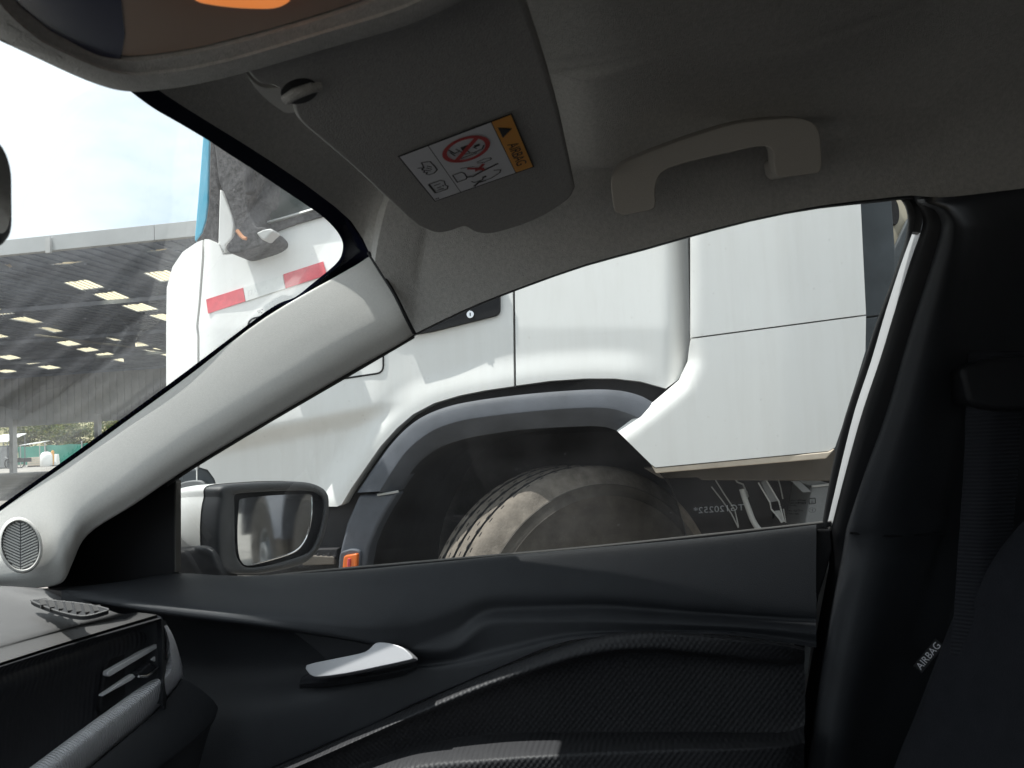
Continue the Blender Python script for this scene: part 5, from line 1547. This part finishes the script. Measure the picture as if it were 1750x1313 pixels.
# vent in the fascia
FYp = T4[4].y
vp0 = T4[4].lerp(T4[5], 0.6)
fdir = (T4[5] - T4[4]).normalized()
FN = V((fdir.y, -fdir.x, 0)).normalized()
def PF(u, v, off=0.0): return PP(u, v, vp0 + V((0, 0.006, 0)) + FN * off, FN)
av = prism('air_vent', [PF(u, v, 0.003) for u, v in round_poly([(181,1135),(196,1113),(262,1083),(277,1082),(281,1135),(270,1152),(172,1222),(172,1200)], 10)], FN * -0.02, M['rubber'], dsh, 0.003)
def blade(px_, off0, off1):
    bm_ = bmesh.new()
    prism_bm(bm_, [PF(u, v, off0) for u, v in px_], FN * (off1 - off0))
    return finish(bm_, 'vent_blade', M['silver'], dsh, 40, 0.0012, 2)
blade([(184,1150),(186,1147),(268,1100),(275,1104),(275,1108),(266,1110),(188,1157),(184,1155)], 0.010, 0.002)
blade([(266,1101),(276,1105),(275,1118),(268,1133),(259,1128),(268,1118)], 0.009, 0.002)
blade([(177,1187),(228,1152),(232,1157),(225,1163),(175,1191)], 0.009, 0.002)
kb = prism('vent_knob', [PF(u, v, 0.013) for u, v in [(234,1151),(242,1146),(258,1132),(270,1141),(252,1157),(238,1158)]], FN * -0.01, M['fascia'], dsh, 0.002)
tube('knob_edge', [PF(237, 1156, 0.014), PF(250, 1156, 0.014), PF(270, 1142, 0.014)], 0.0016, M['chrome'], dsh, 8)
# ribbed metallic strip
s_up = curve_px([(278,1071),(283,1090),(284,1112),(283,1136),(270,1154),(225,1186),(172,1224),(112,1268),(48,1316),(-40,1380)], 3)
s_lo = curve_px([(285,1068),(296,1088),(306,1118),(312,1148),(306,1168),(262,1218),(208,1264),(172,1294),(140,1322),(60,1390)], 3)
s_mid = [((a[0] + b[0]) / 2, (a[1] + b[1]) / 2) for a, b in zip(s_up, s_lo)]
loft('trim_strip', [[PF(u, v, -0.006) for u, v in s_up], [PF(u, v, 0.006) for u, v in s_up], [PF(u * 0.3 + m_[0] * 0.7, v * 0.3 + m_[1] * 0.7, 0.016) for (u, v), m_ in zip(s_up, s_mid)], [PF(u * 0.3 + m_[0] * 0.7, v * 0.3 + m_[1] * 0.7, 0.014) for (u, v), m_ in zip(s_lo, s_mid)], [PF(u, v, 0.002) for u, v in s_lo], [PF(u, v, -0.02) for u, v in s_lo]], M['ribbed'], dsh, 1, 4, None, 50)
# lower dash and glovebox
g_up = [(312,1160),(300,1178),(262,1222),(208,1268),(140,1326),(60,1394)]
g_lo = [(372,1208),(362,1232),(320,1270),(262,1316),(200,1380),(120,1460)]
gb = loft('glovebox_lid', [[PF(u, v, 0.0) for u, v in g_up], [PF(u, v, 0.010) for u, v in g_up], [PF(u, v, 0.03) for u, v in g_lo], [PF(u - 6, v + 14, 0.028) for u, v in g_lo], [PF(u - 60, v + 200, 0.01) for u, v in g_lo]], M['black'], dsh, 4, 4, None, 50)
# defroster slot with fins, let into the top
dz = -0.1545
DA, DB, DC, DD = (54,1026), (178,1040), (163,1051), (118,1047)
def dtop(u, v):
    k = sstep(1002, 1097, v)
    return PZ(u, v, -0.150 - 0.028 * (v - 1003) / 94 + 0.0015)
slot = curve_px([(53,1026),(90,1027),(140,1032),(184,1041),(176,1046),(158,1051),(140,1053),(115,1049),(85,1040)], 3, True)
df_ = prism('defroster_vent', [dtop(u, v) for u, v in slot], (0, 0, -0.004), M['rubber'], dsh, 0)
bm = bmesh.new()
ring_in = slot + [slot[0]]
for a, b in zip(ring_in, ring_in[1:]):
    tube_bm(bm, [dtop(*a), dtop(*b)], 0.0010, 6)
finish(bm, 'vent_surround', M['dashtop'], df_, 50)
bm = bmesh.new()
for k in range(7):
    u0 = 66 + k * 15.2; v0 = 1030 + k * 1.9; ln = (9, 11, 12, 13, 13, 12, 8)[k]
    a, b = dtop(u0, v0 - 1.5), dtop(u0 + 4, v0 + ln)
    prism_bm(bm, [a + V((0, 0, 0.003)), b + V((0, 0, 0.003)), b + V((0.012, 0, 0.001)), a + V((0.012, 0, 0.001))], (0, 0, -0.004))
finish(bm, 'vent_fins', M['dashtop'], df_, 0)
# cowl strip between dash and door
box('firewall', (-0.2, 1.02, 0.25), (1.05, 1.06, 0.98), M['under'], car)
box('scuttle', (-0.2, 0.97, 0.90), (1.02, 1.10, 0.955), M['rubber'], car)

# ---- centre pillar trim, belt, seat
def PB(u, v, off=0.0):
    p = PP(u, v, (0.93 - off, 0, GZ), (1, 0.10, 0.40))
    return p if p.z > GZ else PP(u, v, (0.93 - off, 0, GZ), (1, 0.10, 0.06))
sm = [(1571,341),(1574,347),(1600,360),(1611,385),(1606,410),(1592,458),(1559,562),(1519,700),(1480,810),(1452,895),(1446,925),(1440,960),(1420,1060),(1398,1200),(1380,1340),(1375,1430)]
def off_row(px_, du, off): return [PB(u + d, v - 0.13 * min(d, 300), off) for (u, v), d in zip(px_, du if isinstance(du, list) else [du] * len(px_))]
ridge = [10,10,14,18,22,26,34,42,50,56,60,56,50,40,36,30]
r0_ = [PG(u - 4, v, 0.99) for u, v in sm]
rowsB = [r0_, off_row(sm, 0, -0.004), off_row(sm, [a * 0.5 for a in ridge], 0.010), off_row(sm, ridge, 0.016), off_row(sm, [a * 1.7 for a in ridge], 0.012), off_row(sm, [a * 2.4 + 20 for a in ridge], -0.012), off_row(sm, 190, -0.030), off_row(sm, 420, -0.045), off_row(sm, 760, -0.06)]
cpt = loft('centre_pillar_trim', rowsB, M['black'], car, 4, 4, None, 60)
tube('trim_seam', [PB(u, v, 0.018 if 1480 < u < 1530 else 0.006) for u, v in [(1452,911),(1480,914),(1520,917),(1560,914),(1610,912)]], 0.0016, M['rubber'], cpt, 6)
bl_px = [(1655,600),(1652,690),(1648,800),(1640,920),(1632,1040),(1624,1120)]
br_px = [(1748,600),(1746,690),(1740,800),(1730,920),(1722,1040),(1714,1120)]
sb = loft('seat_belt', [[PX(u, v, 0.885) for u, v in bl_px], [PX(u * 0.5 + w_ * 0.5, v, 0.875) for (u, v), (w_, _) in zip(bl_px, br_px)], [PX(u, v, 0.88) for u, v in br_px]], M['belt'], car, 3, 4, (0.002, 0, 0), 60)
prism('belt_guide', [PX(u, v, 0.86) for u, v in round_poly([(1640,628),(1700,610),(1790,610),(1790,700),(1700,702),(1655,690)], 14)], (0.05, 0, 0), M['rubber'], sb, 0.01)

def make_seat(x0, nm, first=None):
    """backrest lofted over its height, cushion, headrest"""
    hs = [(0.48, -0.17), (0.60, -0.195), (0.736, -0.246), (0.80, -0.275), (0.86, -0.300), (0.905, -0.318), (0.93, -0.330), (0.96, -0.345), (1.00, -0.372), (1.03, -0.395), (1.055, -0.425), (1.06, -0.46)]
    wd = [0.235, 0.24, 0.245, 0.245, 0.242, 0.236, 0.214, 0.208, 0.196, 0.180, 0.150, 0.10]
    rows = []
    for (z, y), w_ in zip(hs, wd):
        r = []
        for k, (fx, fy) in enumerate(((-1.0, -0.115), (-1.01, -0.05), (-0.97, -0.006), (-0.86, 0.012), (-0.70, -0.004), (-0.45, -0.030), (0, -0.036), (0.45, -0.030), (0.70, -0.004), (0.86, 0.012), (0.97, -0.006), (1.01, -0.05), (1.0, -0.115), (0.5, -0.135), (-0.5, -0.135), (-1.0, -0.115))):
            r.append(V((x0 + fx * w_, y + fy * (1 - 0.5 * sstep(0.99, 1.06, z)), z)))
        rows.append(r)
    rows.append([sum(rows[-1], V((0, 0, 0))) / len(rows[-1]) + V((0, 0, 0.004))] * 16)
    st = loft(nm, rows, M['seat'], car, 4, 5, None, 80)
    bm = bmesh.new()
    box_bm(bm, (x0 - 0.25, -0.25, 0.36), (x0 + 0.25, 0.32, 0.52))
    finish(bm, 'cushion', M['seat'], st, 40, 0.05, 4)
    bm = bmesh.new()
    for s in (-0.06, 0.06): tube_bm(bm, [V((x0 + s, -0.44, 1.03)), V((x0 + s, -0.46, 1.11))], 0.006, 8)
    finish(bm, 'headrest_post', M['chrome'], st, 50)
    bm = bmesh.new()
    box_bm(bm, (x0 - 0.12, -0.52, 1.10), (x0 + 0.12, -0.42, 1.26))
    finish(bm, 'headrest', M['seat'], st, 40, 0.04, 4)
    return st
seat = make_seat(0.695, 'passenger_seat')
tgx = PX(1587, 1120, 0.918)
TGN = V((1, -0.35, 0.1)).normalized()
def PTG(u, v, off=0.0): return PP(u, v, tgx - TGN * off, TGN)
dirx, diry = np.array((0.64, -0.77)), np.array((-0.77, -0.64))
cc = np.array((1587.0, 1121.0))
tg = bmesh.new()
prism_bm(tg, [PTG(*(cc + dirx * a + diry * b)) for a, b in ((-30, -10), (30, -10), (30, 9), (-30, 9))], TGN * 0.0025, 0)
text_bm(tg, 'AIRBAG', PTG(*cc), PTG(*(cc + dirx * 10)) - PTG(*cc), PTG(*(cc + diry * 10)) - PTG(*cc), 0.0072, 1, lift=-TGN * 0.0006, spacing=1.05)
finish(tg, 'airbag_tag', [M['tag'], M['sticker']], seat, 0)

# ---- the rest of the body that closes the cabin
box('floor_pan', (-0.36, -1.7, 0.22), (1.10, 1.05, 0.28), M['under'], car)
box('sill_beam', (1.0, -1.7, 0.22), (1.08, 1.05, 0.62), M['black'], car)
box('driver_door', (-0.36, -0.30, 0.28), (-0.26, 1.02, 0.93), M['black'], car, 0.02)
box('rear_door_trim', (1.0, -1.35, 0.28), (1.09, -0.31, 0.97), M['black'], car, 0.02)
box('rear_door_trim', (-0.36, -1.35, 0.28), (-0.26, -0.31, 0.97), M['black'], car, 0.02)
for s in (1, -1):
    f_ = (lambda p: V(p)) if s == 1 else (lambda p: mirx(V(p)))
    prism('centre_pillar', [f_(p) for p in ((1.10, -0.28, 0.9), (0.93, -0.40, 1.36), (0.93, -0.52, 1.36), (1.10, -0.46, 0.9))], (s * 0.03, 0, 0.005), M['paint'], car, 0)
    prism('rear_pillar', [f_(p) for p in ((1.03, -1.30, 0.9), (0.84, -1.32, 1.36), (0.80, -1.66, 1.34), (0.95, -2.0, 0.9))], (s * 0.03, 0, 0.005), M['black'], car, 0)
if True:
    prism('driver_centre_pillar_trim', [mirx(V(p)) for p in ((0.98, -0.27, 0.5), (0.95, -0.27, 0.95), (0.82, -0.40, 1.36), (0.82, -0.55, 1.36), (0.95, -0.47, 0.95), (0.98, -0.47, 0.5))], (-0.02, 0, 0), M['black'], car, 0.005)
box('rear_shelf', (-0.30, -2.05, 0.86), (1.04, -1.45, 0.90), M['black'], car)
box('rear_bench', (-0.24, -1.5, 0.3), (0.98, -1.30, 0.95), M['seat'], car, 0.05)
box('boot_wall', (-0.32, -2.08, 0.25), (1.06, -2.03, 0.92), M['under'], car)
bm = bmesh.new()
bm.faces.new([bm.verts.new(x) for x in ((-0.10, -1.66, 1.33), (0.84, -1.66, 1.33), (0.98, -2.04, 0.92), (-0.24, -2.04, 0.92))])
finish(bm, 'rear_window', M['rear_glass'], car, 0)
for s in (1, -1):
    f_ = (lambda p: V(p)) if s == 1 else (lambda p: mirx(V(p)))
    bm = bmesh.new()
    bm.faces.new([bm.verts.new(f_(p)) for p in ((1.03, -0.45, 0.95), (1.03, -1.32, 0.95), (0.85, -1.34, 1.35), (0.86, -0.50, 1.36))])
    finish(bm, 'rear_door_glass', M['rear_glass'], car, 0)
bm = bmesh.new()
bm.faces.new([bm.verts.new(mirx(V(p))) for p in ((1.03, 0.95, 0.93), (1.03, -0.30, 0.93), (0.86, -0.42, 1.36), (0.85, 0.30, 1.33))])
finish(bm, 'driver_window', M['side_glass'], car, 0)
# bonnet and front wing, seen only past the windscreen base
rows = [[V((x, 1.12, 0.945)) for x in (-0.42, 0.0, 0.37, 0.74, 1.10)], [V((x, 1.6, 0.90 + 0.02 * (1 - ((x - CX) / 0.8) ** 2))) for x in (-0.42, 0.0, 0.37, 0.74, 1.10)], [V((x, 2.05, 0.76)) for x in (-0.36, 0.0, 0.37, 0.74, 1.05)], [V((x, 2.2, 0.55)) for x in (-0.3, 0.0, 0.37, 0.74, 1.0)]]
loft('bonnet', rows, M['paint'], car, 4, 4, None, 50)
